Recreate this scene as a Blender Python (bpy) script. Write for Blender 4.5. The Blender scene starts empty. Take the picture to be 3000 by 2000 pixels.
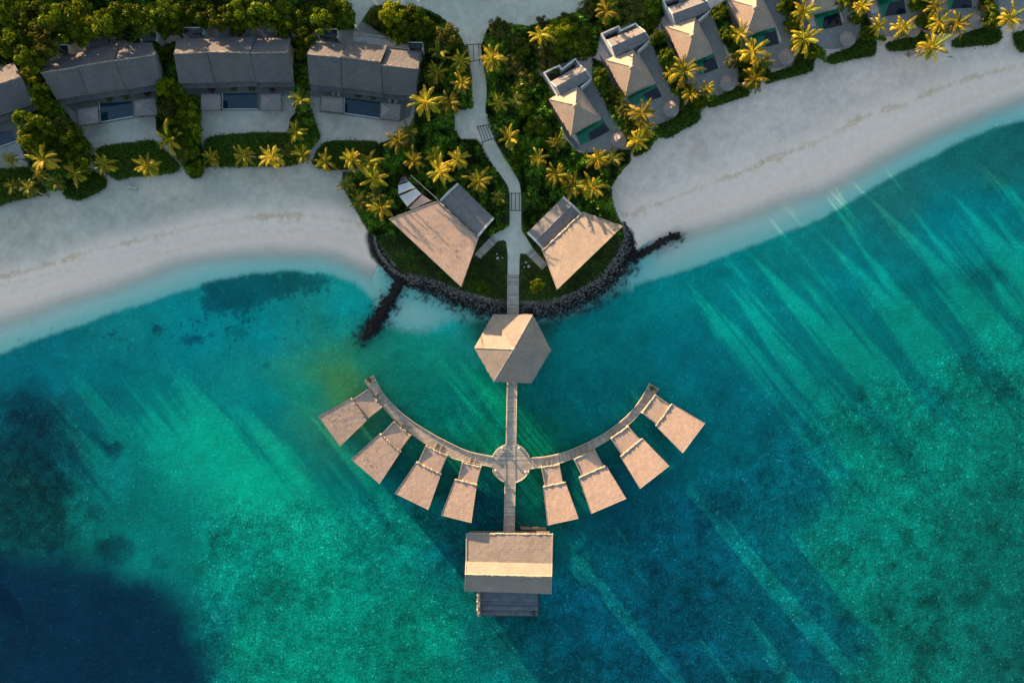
import bpy, math, random
import numpy as np
from mathutils import Vector, Euler, noise as mnoise

random.seed(7)
RNG = np.random.default_rng(11)
sc = bpy.context.scene
COL = sc.collection
S, H = 0.075, 150.0          # metres per reference pixel at water level, height of the camera


def W(px, py, z=0.0):
    k = (H - z) / H
    return Vector(((px - 1500) * S * k, (1000 - py) * S * k, z))


def lin(c):
    return tuple((v / 255) / 12.92 if v / 255 <= .04045 else ((v / 255 + .055) / 1.055) ** 2.4 for v in c)


# ------------------------------------------------------------------ light
EL = math.radians(5.0)
SD = (-0.635, 0.77)
world = bpy.data.worlds.new("World")
sc.world = world
world.use_nodes = True
wn = world.node_tree
bg = wn.nodes['Background']
sky = wn.nodes.new('ShaderNodeTexSky')
sky.sky_type = 'NISHITA'
sky.sun_disc = False
sky.sun_elevation = EL
sky.sun_rotation = math.atan2(SD[0], SD[1])
wn.links.new(sky.outputs[0], bg.inputs[0])
bg.inputs[1].default_value = 0.10
sl = bpy.data.lights.new('sun', 'SUN')
sl.energy = 5.0
sl.angle = math.radians(0.55)
sl.color = (1.0, 0.66, 0.36)
so = bpy.data.objects.new('sun', sl)
COL.objects.link(so)
so.rotation_euler = Vector((SD[0] * math.cos(EL), SD[1] * math.cos(EL), math.sin(EL))).to_track_quat('Z', 'Y').to_euler()
so.location = (-60, 70, 80)
sc.view_settings.view_transform = 'Standard'
sc.view_settings.look = 'None'
sc.view_settings.gamma = 1
sc.view_settings.exposure = 2.38
ESKY = (0.43, 0.58, 0.70)     # what an even grey card returns in open shade at this exposure

cam = bpy.data.cameras.new('camera')
cam.lens = 24
cam.sensor_width = 36
cam.clip_end = 60000
co = bpy.data.objects.new('camera', cam)
COL.objects.link(co)
co.location = (0, 0, H)
sc.camera = co
sc.cycles.max_bounces = 6
sc.cycles.transparent_max_bounces = 12
sc.cycles.caustics_reflective = False
sc.cycles.caustics_refractive = False


# ------------------------------------------------------------------ materials
class NT:
    def __init__(s, name):
        s.m = bpy.data.materials.new(name)
        s.m.use_nodes = True
        s.t = s.m.node_tree
        s.b = s.t.nodes['Principled BSDF']
        s.out = s.t.nodes['Material Output']

    def n(s, typ, **kw):
        x = s.t.nodes.new(typ)
        for k, v in kw.items():
            setattr(x, k, v)
        return x

    def l(s, a, b):
        s.t.links.new(a, b)

    def put(s, sock, v):
        if isinstance(v, bpy.types.NodeSocket):
            s.l(v, sock)
        elif isinstance(v, (tuple, list)) and len(v) == 3 and sock.type == 'RGBA':
            sock.default_value = (*v, 1)
        else:
            sock.default_value = v

    def math(s, op, a, b=0.0, c=None, clamp=False):
        x = s.n('ShaderNodeMath', operation=op, use_clamp=clamp)
        s.put(x.inputs[0], a)
        s.put(x.inputs[1], b)
        if c is not None:
            s.put(x.inputs[2], c)
        return x.outputs[0]

    def noise(s, vec, scale, detail=3.0, rough=.6, out='Fac'):
        x = s.n('ShaderNodeTexNoise')
        s.put(x.inputs['Scale'], scale)
        x.inputs['Detail'].default_value = detail
        x.inputs['Roughness'].default_value = rough
        if vec is not None:
            s.l(vec, x.inputs['Vector'])
        return x.outputs[out]

    def ramp(s, v, a, b, lo=0.0, hi=1.0):
        x = s.n('ShaderNodeMapRange')
        s.put(x.inputs['Value'], v)
        s.put(x.inputs['From Min'], a)
        s.put(x.inputs['From Max'], b)
        s.put(x.inputs['To Min'], lo)
        s.put(x.inputs['To Max'], hi)
        return x.outputs[0]

    def mix(s, f, a, b, mode='MIX'):
        x = s.n('ShaderNodeMix', data_type='RGBA', blend_type=mode)
        s.put(x.inputs[0], f)
        s.put(x.inputs[6], a)
        s.put(x.inputs[7], b)
        return x.outputs[2]

    def scale(s, col, f):
        x = s.n('ShaderNodeVectorMath', operation='SCALE')
        s.put(x.inputs[0], col)
        s.put(x.inputs['Scale'], f)
        return x.outputs[0]

    def co(s, which='Object'):
        return s.n('ShaderNodeTexCoord').outputs[which]

    def mapping(s, vec, sc3):
        x = s.n('ShaderNodeMapping')
        s.l(vec, x.inputs['Vector'])
        x.inputs['Scale'].default_value = sc3
        return x.outputs[0]

    def attr(s, name, out='Fac'):
        x = s.n('ShaderNodeAttribute', attribute_name=name)
        return x.outputs[out]

    def bump(s, h, strength=.5, dist=.1):
        x = s.n('ShaderNodeBump')
        x.inputs['Strength'].default_value = strength
        x.inputs['Distance'].default_value = dist
        s.l(h, x.inputs['Height'])
        s.l(x.outputs[0], s.b.inputs['Normal'])

    def fin(s, col, rough=.8, spec=.3):
        s.put(s.b.inputs['Base Color'], col)
        s.put(s.b.inputs['Roughness'], rough)
        s.b.inputs['Specular IOR Level'].default_value = spec
        return s.m


def m_plain(name, c, rough=.7, var=.2, scale=1.5, spec=.3, metal=0):
    q = NT(name)
    v = q.co()
    f = q.ramp(q.noise(v, scale, 5), .3, .7, 1 - var, 1 + var)
    q.b.inputs['Metallic'].default_value = metal
    return q.fin(q.scale(c, f), rough, spec)


def m_thatch(name, c, course=.55):
    q = NT(name)
    uv = q.co('UV')
    ob = q.co()
    big = q.ramp(q.noise(ob, .3, 4, .6), .3, .7, .88, 1.1)
    fib = q.ramp(q.noise(q.mapping(uv, (7, .9, 1)), 1.0, 4, .7), .25, .75, .8, 1.2)
    fine = q.ramp(q.noise(ob, 4.0, 3, .7), .3, .7, .8, 1.2)
    sx = q.n('ShaderNodeSeparateXYZ')
    q.l(uv, sx.inputs[0])
    wob = q.math('MULTIPLY', q.noise(q.mapping(uv, (1.2, .6, 1)), 1.0, 3), .6)
    saw = q.math('FRACT', q.math('ADD', q.math('DIVIDE', sx.outputs[1], course), wob))
    crs = q.ramp(saw, 0, .3, .84, 1.03)
    f = q.math('MULTIPLY', q.math('MULTIPLY', big, fib), q.math('MULTIPLY', fine, crs))
    hue = q.mix(q.ramp(q.noise(ob, .8, 3), .35, .65), c, (c[0] * .88, c[1] * .95, c[2] * 1.12))
    q.bump(q.math('ADD', fib, q.math('MULTIPLY', saw, .4)), .16, .03)
    return q.fin(q.scale(hue, f), .95, .1)


def m_deck(name, c, plank=.36):
    q = NT(name)
    uv = q.co('UV')
    sx = q.n('ShaderNodeSeparateXYZ')
    q.l(uv, sx.inputs[0])
    t = q.math('DIVIDE', sx.outputs[0], plank)
    wn_ = q.n('ShaderNodeTexWhiteNoise', noise_dimensions='1D')
    q.l(q.math('FLOOR', t), wn_.inputs['W'])
    tone = q.ramp(wn_.outputs['Value'], 0, 1, .72, 1.22)
    fr = q.math('FRACT', t)
    gap = q.ramp(fr, 0, .14, .25, 1)
    rare = q.math('GREATER_THAN', wn_.outputs['Value'], .86)
    gap2 = q.math('SUBTRACT', 1, q.math('MULTIPLY', rare, q.math('MULTIPLY', q.math('LESS_THAN', fr, .4), .55)))
    st = q.ramp(q.noise(q.co(), .7, 4), .3, .7, .78, 1.2)
    f = q.math('MULTIPLY', q.math('MULTIPLY', tone, gap), q.math('MULTIPLY', st, gap2))
    q.bump(gap, .4, .03)
    return q.fin(q.scale(c, f), .8, .2)


def m_leaf(name, c, warm, trans=.25, obvar=.25, low=.6, high=1.45):
    """leaf colour c to warm by the per-leaf attribute, varied per object"""
    q = NT(name)
    t = q.attr('tint')
    oi = q.n('ShaderNodeObjectInfo')
    rnd = q.ramp(oi.outputs['Random'], 0, 1, 1 - obvar, 1 + obvar)
    col = q.scale(q.mix(t, c, warm), q.math('MULTIPLY', rnd, q.ramp(q.attr('lum'), 0, 1, low, high)))
    q.fin(col, .6, .1)
    tr = q.n('ShaderNodeBsdfTranslucent')
    q.l(col, tr.inputs['Color'])
    mx = q.n('ShaderNodeMixShader')
    mx.inputs[0].default_value = trans
    q.l(q.b.outputs[0], mx.inputs[1])
    q.l(tr.outputs[0], mx.inputs[2])
    q.l(mx.outputs[0], q.out.inputs['Surface'])
    return q.m


M = {}
M['thatch'] = m_thatch('sun bleached thatch', (.275, .225, .185))
M['thatch_pale'] = m_thatch('pale thatch', (.30, .24, .19))
M['thatch_grey'] = m_thatch('weathered shaded grey thatch', (.118, .11, .108))  # dark thatch, lowered further to carry the shade of the trees above
M['thatch_warm'] = m_thatch('warm tan thatch', (.40, .29, .225))
M['thatch_villa'] = m_thatch('warm villa thatch', (.345, .265, .205))
M['thatch_mid'] = m_thatch('grey gazebo thatch', (.23, .205, .195))
M['thatch_lip'] = m_thatch('thatch trimmed edge', (.34, .285, .225), .3)
M['shingle'] = m_plain('grey shingle', (.17, .165, .175), .85, .2, 1.2)
M['slate'] = m_plain('dark roof felt', (.10, .10, .115), .8, .25, .8)
M['white'] = m_plain('white render', (.5, .51, .52), .8, .12, .8)
M['cream'] = m_plain('cream render', (.5, .46, .4), .85, .15, .8)
M['timber'] = m_plain('weathered timber', (.26, .2, .15), .8, .3, 2)
M['timber_dark'] = m_plain('dark timber', (.07, .055, .045), .8, .3, 2)
M['timber_pale'] = m_plain('pale timber', (.42, .37, .31), .8, .2, 2)
M['deck'] = m_deck('silver boardwalk planks', (.44, .385, .335))
M['deck_dark'] = m_deck('dark deck planks', (.14, .16, .19), .5)
M['paving'] = m_plain('grey stone paving', (.15, .15, .15), .85, .18, 1.4)
M['paving_pale'] = m_plain('pale stone paving', (.23, .235, .235), .85, .15, 1.0)
M['metal'] = m_plain('dark metal', (.03, .03, .032), .5, .2, 2, .5, .6)
M['sail'] = m_plain('white sail cloth', (.78, .76, .77), .8, .08, .6)
M['sail_pink'] = m_plain('sand coloured sail cloth', (.66, .52, .44), .8, .08, .6)
M['glass'] = m_plain('dark window glass', (.02, .025, .03), .08, .1, 1, .5)
M['soil'] = m_plain('leaf litter', (.035, .035, .02), .95, .4, 1)
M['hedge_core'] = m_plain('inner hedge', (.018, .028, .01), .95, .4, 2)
M['rock'] = m_plain('dark basalt boulder', (.02, .019, .02), .8, .5, 1.6, .15)
M['rock_dry'] = m_plain('dry grey boulder', (.17, .165, .155), .9, .5, 1.6)
M['bark'] = m_plain('palm bark', (.24, .2, .16), .9, .3, 3)
M['bark_dark'] = m_plain('tree bark', (.1, .08, .06), .9, .3, 3)
M['cushion'] = m_plain('pale cushion', (.42, .43, .44), .8, .08, 2)
M['pot'] = m_plain('pale stone pot', (.34, .33, .3), .7, .1, 3)
M['maroon'] = m_leaf('maroon leaves', (.05, .018, .018), (.09, .03, .02))
M['tree_leaf'] = m_leaf('glossy green leaves', (.015, .065, .003), (.155, .175, .004), .2, .4, .15, 1.75)  # wide lum range paints sunlit tops and shadowed gaps into the leaves
M['tree_olive'] = m_leaf('olive green leaves', (.035, .065, .01), (.15, .13, .02), .2, .35, .2, 1.75)  # olive version, lit and shadowed leaves again painted by the lum range
M['bush_lime'] = m_leaf('lime green leaves', (.08, .16, .004), (.27, .26, .006), .3, .2, .4, 1.6)
M['palm_leaf'] = m_leaf('sunlit gold palm leaflets', (.045, .10, .004), (.37, .26, .022), .25, .45, .3, 1.65)  # gold of old fronds, raised so sun highlights sit in the colour
M['palm_green'] = m_leaf('unlit green palm leaflets', (.04, .085, .01), (.15, .14, .02), .3, .25, .5, 1.5)  # darker copy for dim palms, the missing sun put into the colour
M['ground_leaf'] = m_leaf('ground shrub leaves', (.028, .105, .007), (.105, .155, .008), .2, 0, .25, 1.9)
M['hedge_leaf'] = m_leaf('clipped hedge leaves', (.026, .085, .006), (.08, .12, .006), .2, .2, .45, 1.5)


def m_pool(name, c):
    q = NT(name)
    v = q.co()
    q.bump(q.noise(v, 2.5, 3), .12, .05)
    f = q.ramp(q.noise(v, .8, 3), .3, .7, .85, 1.15)
    return q.fin(q.scale(c, f), .06, .5)


M['pool_blue'] = m_pool('dark blue pool water', (.006, .035, .065))
M['pool_dark'] = m_pool('near black pool water', (.009, .016, .03))
M['pool_green'] = m_pool('emerald pool water', (.004, .17, .085))


# ------------------------------------------------------------------ mesh helpers
class MB:
    def __init__(s):
        s.v, s.f, s.uv = [], [], []

    def face(s, pts, uv=None):
        b = len(s.v)
        s.v += [tuple(p) for p in pts]
        s.f.append(tuple(range(b, b + len(pts))))
        s.uv.append(uv if uv else [(p[0], p[1]) for p in pts])

    def prism(s, poly, z0, z1):
        """vertical prism over a list of xy points"""
        n = len(poly)
        a = sum(poly[i][0] * poly[(i + 1) % n][1] - poly[(i + 1) % n][0] * poly[i][1] for i in range(n))
        if a < 0:
            poly = poly[::-1]
        s.face([(p[0], p[1], z1) for p in poly])
        s.face([(p[0], p[1], z0) for p in poly[::-1]])
        for i in range(n):
            p, q = poly[i], poly[(i + 1) % n]
            L = math.hypot(q[0] - p[0], q[1] - p[1])
            s.face([(p[0], p[1], z0), (q[0], q[1], z0), (q[0], q[1], z1), (p[0], p[1], z1)],
                   [(0, z0), (L, z0), (L, z1), (0, z1)])

    def box(s, c, size, rot=0.0):
        x, y = size[0] / 2, size[1] / 2
        cr, sr = math.cos(rot), math.sin(rot)
        s.prism([(c[0] + a * cr - b * sr, c[1] + a * sr + b * cr) for a, b in ((-x, -y), (x, -y), (x, y), (-x, y))],
                c[2] - size[2] / 2, c[2] + size[2] / 2)

    def slab(s, p, t, nu=1, nv=1, rag=0.0):
        """sheet of thickness t under four top corners p0 p1 (along the eave) p2 p3"""
        p = [Vector(q) for q in p]
        n = (p[1] - p[0]).cross(p[3] - p[0]).normalized()
        if n.z < 0:
            p = [p[1], p[0], p[3], p[2]]
            n = -n
        Lu = (p[1] - p[0]).length
        Lv = (p[3] - p[0]).length
        g = []
        for j in range(nv + 1):
            for i in range(nu + 1):
                a, b = i / nu, j / nv
                q = p[0].lerp(p[1], a).lerp(p[3].lerp(p[2], a), b)
                if rag:
                    e = (i in (0, nu)) or (j in (0, nv))
                    q = q + n * (mnoise.noise(q * 1.3) * rag) + Vector((random.uniform(-1, 1), random.uniform(-1, 1), 0)) * (rag * .5 if e else 0)
                g.append((q, (a * Lu, b * Lv)))
        w = nu + 1
        for j in range(nv):
            for i in range(nu):
                ids = (j * w + i, j * w + i + 1, (j + 1) * w + i + 1, (j + 1) * w + i)
                s.face([g[k][0] for k in ids], [g[k][1] for k in ids])
        d = n * -t
        ring = [i for i in range(w)] + [j * w + nu for j in range(1, nv + 1)] + \
               [nv * w + i for i in range(nu - 1, -1, -1)] + [j * w for j in range(nv - 1, 0, -1)]
        bot = [g[k][0] + d for k in ring]
        s.face(bot[::-1])
        for i in range(len(ring)):
            k = (i + 1) % len(ring)
            a, b = g[ring[i]][0], g[ring[k]][0]
            s.face([a + d, b + d, b, a], [(0, 0), ((b - a).length, 0), ((b - a).length, t), (0, t)])

    def tube(s, pts, rads, n=6, jit=0.0, caps=True):
        pts = [Vector(p) for p in pts]
        rings = []
        for i, p in enumerate(pts):
            t = (pts[min(i + 1, len(pts) - 1)] - pts[max(i - 1, 0)]).normalized()
            up = Vector((0, 0, 1)) if abs(t.z) < .9 else Vector((1, 0, 0))
            a = t.cross(up).normalized()
            b = t.cross(a)
            r = rads[i] if isinstance(rads, (list, tuple)) else rads
            rings.append([p + (a * math.cos(2 * math.pi * k / n) + b * math.sin(2 * math.pi * k / n)) * r * (1 + random.uniform(-jit, jit)) for k in range(n)])
        for i in range(len(rings) - 1):
            for k in range(n):
                k2 = (k + 1) % n
                s.face([rings[i][k], rings[i][k2], rings[i + 1][k2], rings[i + 1][k]])
        if caps:
            s.face(rings[0])
            s.face(rings[-1][::-1])

    def bar(s, a, b, r, n=6):
        s.tube([a, b], r, n)

    def lip(s, a, b, r, step=.4, jit=.35):
        a, b = Vector(a), Vector(b)
        k = max(2, int((b - a).length / step))
        s.tube([a.lerp(b, i / k) + Vector((random.uniform(-1, 1), random.uniform(-1, 1), random.uniform(-.5, .5))) * r * .25 for i in range(k + 1)],
               [r * random.uniform(1 - jit, 1 + jit) for _ in range(k + 1)], 6, .2)

    def cone(s, c, r, z0, z1, n=24, jit=0.0, rings=4):
        prev = None
        for j in range(rings + 1):
            f = j / rings
            rr = r * (1 - f) + .05 * f
            z = z0 + (z1 - z0) * f
            ring = [Vector((c[0] + math.cos(2 * math.pi * k / n) * rr * (1 + random.uniform(-jit, jit)),
                            c[1] + math.sin(2 * math.pi * k / n) * rr * (1 + random.uniform(-jit, jit)), z + random.uniform(-jit, jit) * .4)) for k in range(n)]
            if prev:
                for k in range(n):
                    k2 = (k + 1) % n
                    s.face([prev[k], prev[k2], ring[k2], ring[k]],
                           [(k, f * r), (k + 1, f * r), (k + 1, f * r + .3), (k, f * r + .3)])
            else:
                s.face([Vector((p.x, p.y, p.z - .12)) for p in ring[::-1]])
                for k in range(n):
                    k2 = (k + 1) % n
                    d = Vector((0, 0, -.12))
                    s.face([ring[k] + d, ring[k2] + d, ring[k2], ring[k]])
            prev = ring
        s.face(prev)


def link(name, me, mat, parent=None):
    o = bpy.data.objects.new(name, me)
    COL.objects.link(o)
    if mat is not None and not me.materials:
        me.materials.append(mat)
    if parent is not None:
        o.parent = parent
    return o


def wloc(o):
    v = Vector((0, 0, 0))
    while o is not None:
        v += o.location
        o = o.parent
    return v


def part(name, mb, mat, parent=None, label=None, smooth=False):
    off = wloc(parent)
    me = bpy.data.meshes.new(name)
    me.from_pydata([(v[0] - off.x, v[1] - off.y, v[2] - off.z) for v in mb.v], [], mb.f)
    uvl = me.uv_layers.new(name='UVMap')
    flat = [c for fu in mb.uv for u in fu for c in u]
    uvl.data.foreach_set('uv', flat)
    if smooth:
        me.polygons.foreach_set('use_smooth', [True] * len(me.polygons))
    me.update()
    o = link(name, me, mat, parent)
    if label:
        o['label'] = label
    return o


def thing(name, label, cat, loc, group=None, kind=None):
    o = bpy.data.objects.new(name, None)
    COL.objects.link(o)
    o.location = loc
    o.empty_display_size = .5
    return tag(o, label, cat, group, kind)


def tag(o, label=None, cat=None, group=None, kind=None):
    if label:
        o['label'] = label
    if cat:
        o['category'] = cat
    if group:
        o['group'] = group
    if kind:
        o['kind'] = kind
    return o


def np_mesh(name, verts, quads, attrs=None, smooth=False):
    me = bpy.data.meshes.new(name)
    verts = np.asarray(verts, np.float32)
    quads = np.asarray(quads, np.int32)
    k = quads.shape[1]
    me.vertices.add(len(verts))
    me.vertices.foreach_set('co', verts.ravel())
    me.loops.add(quads.size)
    me.loops.foreach_set('vertex_index', quads.ravel())
    me.polygons.add(len(quads))
    me.polygons.foreach_set('loop_start', np.arange(0, quads.size, k, dtype=np.int32))
    me.polygons.foreach_set('loop_total', np.full(len(quads), k, np.int32))
    if smooth:
        me.polygons.foreach_set('use_smooth', np.ones(len(quads), bool))
    me.update(calc_edges=True)
    for an, (typ, arr) in (attrs or {}).items():
        a = me.attributes.new(an, typ, 'POINT')
        a.data.foreach_set('color' if typ == 'FLOAT_COLOR' else 'value', np.asarray(arr, np.float32).ravel())
    return me


def leaves(c, nrm, size, spread=.8, aspect=.5, rng=RNG):
    """diamond leaves: returns verts (4n,3), quads (n,4)"""
    n = len(c)
    N = nrm + rng.normal(0, spread, (n, 3))
    N /= np.linalg.norm(N, axis=1, keepdims=True) + 1e-9
    T = rng.normal(0, 1, (n, 3))
    T -= N * (T * N).sum(1, keepdims=True)
    T /= np.linalg.norm(T, axis=1, keepdims=True) + 1e-9
    B = np.cross(N, T)
    L = np.asarray(size).reshape(-1, 1) * np.ones((n, 1))
    v = np.stack([c - T * L * .5, c + B * L * aspect * .5, c + T * L * .5, c - B * L * aspect * .5], 1).reshape(-1, 3)
    return v, np.arange(4 * n).reshape(n, 4)


# ------------------------------------------------------------------ fields over the plan (reference pixels)
def inside(P, poly):
    x, y = P[..., 0], P[..., 1]
    r = np.zeros(x.shape, bool)
    n = len(poly)
    for i in range(n):
        x1, y1 = poly[i]
        x2, y2 = poly[(i + 1) % n]
        if y1 == y2:
            continue
        c = ((y1 > y) != (y2 > y)) & (x < (x2 - x1) * (y - y1) / (y2 - y1) + x1)
        r ^= c
    return r


def dist(P, line, closed=False):
    d = np.full(P.shape[:-1], 1e9)
    n = len(line)
    for i in range(n if closed else n - 1):
        a = np.array(line[i], float)
        b = np.array(line[(i + 1) % n], float)
        ab = b - a
        t = np.clip(((P - a) @ ab) / (ab @ ab + 1e-9), 0, 1)
        d = np.minimum(d, np.hypot(P[..., 0] - a[0] - t * ab[0], P[..., 1] - a[1] - t * ab[1]))
    return d


LAT = RNG.random((256, 256))


def vn(x, y):
    xi, yi = np.floor(x).astype(int), np.floor(y).astype(int)
    fx, fy = x - xi, y - yi
    fx, fy = fx * fx * (3 - 2 * fx), fy * fy * (3 - 2 * fy)
    g = lambda a, b: LAT[a % 256, b % 256]
    return (g(xi, yi) * (1 - fx) + g(xi + 1, yi) * fx) * (1 - fy) + (g(xi, yi + 1) * (1 - fx) + g(xi + 1, yi + 1) * fx) * fy


def fbm(P, scale, oct=4, off=0.0):
    x, y = P[..., 0] / scale + off, P[..., 1] / scale + off * 1.7
    s, a, t = 0, 1, 0
    for _ in range(oct):
        s = s + a * vn(x, y)
        t += a
        a *= .55
        x, y = x * 2.03 + 17.1, y * 2.03 + 5.3
    return s / t


def sst(a, b, x):
    t = np.clip((x - a) / (b - a), 0, 1)
    return t * t * (3 - 2 * t)


def spline(pts, n=6):
    out = []
    for i in range(len(pts) - 1):
        p0 = np.array(pts[max(i - 1, 0)], float)
        p1, p2 = np.array(pts[i], float), np.array(pts[i + 1], float)
        p3 = np.array(pts[min(i + 2, len(pts) - 1)], float)
        for k in range(n):
            t = k / n
            out.append(tuple(.5 * (2 * p1 + (p2 - p0) * t + (2 * p0 - 5 * p1 + 4 * p2 - p3) * t * t + (3 * p1 - p0 - 3 * p2 + p3) * t ** 3)))
    out.append(tuple(pts[-1]))
    return out


SH_L = [(-6000, 2600), (-2500, 1650), (-900, 1240), (-300, 1010), (0, 908), (102, 880), (184, 852), (320, 808), (439, 770), (510, 744), (612, 724), (714, 712), (800, 707), (918, 709), (995, 719), (1071, 755), (1122, 786), (1153, 816)]
SH_P = [(1168, 818), (1195, 830), (1235, 838), (1295, 862), (1370, 892), (1430, 908), (1500, 914), (1580, 914), (1648, 902), (1712, 876), (1772, 842), (1822, 792), (1850, 752)]
SH_R = [(1870, 730), (1928, 690), (1979, 660), (2086, 627), (2223, 586), (2310, 552), (2387, 530), (2489, 484), (2565, 438), (2667, 387), (2769, 340), (2871, 300), (3000, 252), (3400, 110), (4200, -160), (9000, -1900)]
LAND = SH_L + SH_P + SH_R + [(9000, -9000), (-6000, -9000)]
DEEP = [(-6000, 2780), (-900, 1400), (-300, 1140), (0, 1030), (168, 969), (357, 903), (536, 847), (612, 819), (740, 796), (867, 788), (969, 796), (1046, 827), (1092, 872), (1120, 930), (1180, 950), (1250, 955), (1320, 920), (1400, 922), (1500, 926), (1600, 924), (1690, 896), (1770, 852), (1830, 826),
        (1851, 831), (2004, 790), (2127, 742), (2259, 693), (2387, 642), (2489, 586), (2591, 524), (2718, 458), (2820, 407), (2922, 364), (3000, 345), (3400, 230), (4200, -60), (9000, -1700), (9000, 9000), (-6000, 9000)]
WRACK_L = [(-900, 1120), (-200, 880), (0, 812), (80, 795), (168, 768), (240, 742), (316, 724), (390, 706), (459, 694), (561, 668), (663, 648), (760, 636), (867, 630), (960, 637), (1046, 655)]
WRACK_R = [(1831, 632), (1890, 612), (1953, 586), (2081, 540), (2208, 489), (2336, 438), (2438, 397), (2514, 350), (2590, 322), (2667, 300), (2740, 265), (2830, 235), (2900, 215), (3000, 190), (3400, 70), (4500, -300)]
PROM = [(1002, 543), (1026, 586), (1066, 659), (1103, 706), (1136, 752), (1176, 800), (1215, 806), (1265, 820), (1348, 853), (1431, 874), (1500, 884), (1616, 881), (1699, 851), (1765, 812), (1808, 739), (1828, 686), (1821, 656), (1795, 600), (1788, 550), (1808, 520), (1850, 478),
        (1850, 300), (1000, 300)]


def ground_z(P):
    P = np.asarray(P, float)
    ins = inside(P, LAND)
    d = dist(P, LAND, True)
    prom = 1 - sst(380, 470, np.hypot(P[..., 0] - 1500, (P[..., 1] - 700) * 1.15))
    land = (1 - prom) * (.05 * sst(0, 7, d) + 1.05 * sst(0, 230, d)) + prom * np.where(inside(P, PROM), 1.15, .05 + .9 * sst(0, 60, d))
    sea = -np.minimum(d * .011, 1.6) - prom * .25 - .04 * sst(0, 7, d)
    return np.where(ins, land, sea)


def gz(px, py):
    return float(ground_z(np.array([[px, py]]))[0])


def G(px, py, dz=0.0):
    return W(px, py, gz(px, py) + dz)


def axis(a, b, step, ext):
    m = np.arange(a, b + step * .5, step)
    return np.concatenate([a - np.array(ext[::-1]), m, m[-1] + np.array(ext)])


EXT = [30, 80, 180, 400, 900, 2000, 4500]
gx = axis(-60, 3060, 5.0, EXT)
gy = axis(-60, 2060, 5.0, EXT)
GX, GY = np.meshgrid(gx, gy)
GP = np.stack([GX, GY], -1)
far = (GX < -3000) | (GX > 6000) | (GY < -3000) | (GY > 5000)
ZG = ground_z(GP)
nx, ny = len(gx), len(gy)
idx = np.arange(nx * ny).reshape(ny, nx)
QUADS = np.stack([idx[1:, :-1], idx[1:, 1:], idx[:-1, 1:], idx[:-1, :-1]], -1).reshape(-1, 4)


def to_world(P, Z):
    k = (H - Z) / H
    return np.stack([(P[..., 0] - 1500) * S * k, (1000 - P[..., 1]) * S * k, Z], -1)


def alb(c):
    """albedo that shows colour c (photo 0-255) in open shade"""
    return np.array([v / e for v, e in zip(lin(c), ESKY)])


# ------------------------------------------------------------------ vegetation zones (reference pixels)
VEG = {
    'wood': [(-60, -60), (1030, -60), (1046, 40), (1036, 88), (930, 85), (905, 110), (870, 100), (856, 110), (642, 74), (500, 105), (455, 150), (340, 108), (240, 110), (145, 172), (118, 214), (165, 292), (225, 372), (262, 420), (268, 470), (245, 500), (190, 560), (140, 560), (92, 500), (60, 432), (75, 380), (98, 305), (62, 226), (0, 215), (-60, 230)],
    'strip_a': [(455, 150), (515, 120), (524, 243), (588, 285), (590, 322), (585, 400), (600, 470), (590, 500), (560, 520), (545, 505), (525, 470), (458, 380), (458, 250)],
    'strip_b': [(852, 100), (905, 105), (904, 245), (908, 318), (936, 395), (922, 424), (878, 478), (850, 480), (850, 390), (866, 330), (856, 240)],
    'centre_left': [(1115, 15), (1235, 22), (1290, 48), (1342, 98), (1370, 140), (1382, 235), (1386, 318), (1345, 322), (1330, 335), (1332, 380), (1350, 408), (1400, 410), (1425, 455), (1490, 555), (1492, 660), (1460, 690), (1440, 690), (1390, 745), (1400, 762), (1465, 702), (1486, 720), (1487, 884), (1431, 872), (1348, 852), (1265, 818), (1215, 802), (1176, 798), (1136, 752), (1103, 706), (1066, 659), (1026, 586), (1002, 543), (1021, 505), (1090, 495), (1109, 421), (1180, 398), (1213, 345), (1232, 200), (1240, 150), (1190, 118), (1130, 105), (1062, 62), (1085, 25)],
    'centre_right': [(1407, 130), (1425, 88), (1452, 62), (1550, 77), (1620, 57), (1700, 30), (1770, -60), (1960, -60), (1955, 30), (1905, 108), (1862, 65), (1760, 95), (1745, 165), (1690, 168), (1594, 208), (1570, 200), (1600, 240), (1640, 320), (1655, 410), (1700, 450), (1790, 440), (1845, 440), (1848, 475), (1821, 500), (1790, 550), (1797, 600), (1830, 686), (1810, 739), (1765, 812), (1699, 851), (1616, 882), (1521, 884), (1522, 760), (1535, 745), (1590, 792), (1606, 775), (1560, 722), (1532, 690), (1530, 560), (1500, 500), (1448, 410), (1425, 330), (1424, 240), (1415, 180)],
    'strip_c': [(1736, 172), (1775, 185), (1800, 230), (1840, 300), (1848, 352), (1880, 385), (1935, 392), (1900, 440), (1862, 455), (1842, 400), (1808, 370), (1750, 262), (1735, 232)],
    'strip_d': [(1906, 116), (1945, 85), (1985, 150), (2010, 200), (2060, 240), (2105, 290), (2060, 305), (2049, 330), (1998, 300), (1985, 285), (1965, 265), (1918, 145)],
    'strip_e': [(2080, 30), (2130, 0), (2150, 60), (2175, 110), (2225, 150), (2262, 215), (2200, 265), (2165, 240), (2160, 190), (2110, 110)],
    'strip_f': [(2270, -60), (2345, -60), (2340, 30), (2352, 80), (2375, 110), (2420, 150), (2420, 185), (2370, 150), (2345, 160), (2330, 120), (2295, 60)],
    'strip_g': [(2450, -60), (2510, -60), (2535, 20), (2560, 60), (2600, 120), (2560, 120), (2528, 115), (2490, 50)],
    'strip_h': [(2660, -60), (2720, -60), (2745, 20), (2750, 60), (2790, 100), (2745, 100), (2690, 80), (2665, 40)],
    'strip_i': [(2855, -60), (2915, -60), (2935, 40), (2938, 80), (2900, 80), (2880, 30)],
}
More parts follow.
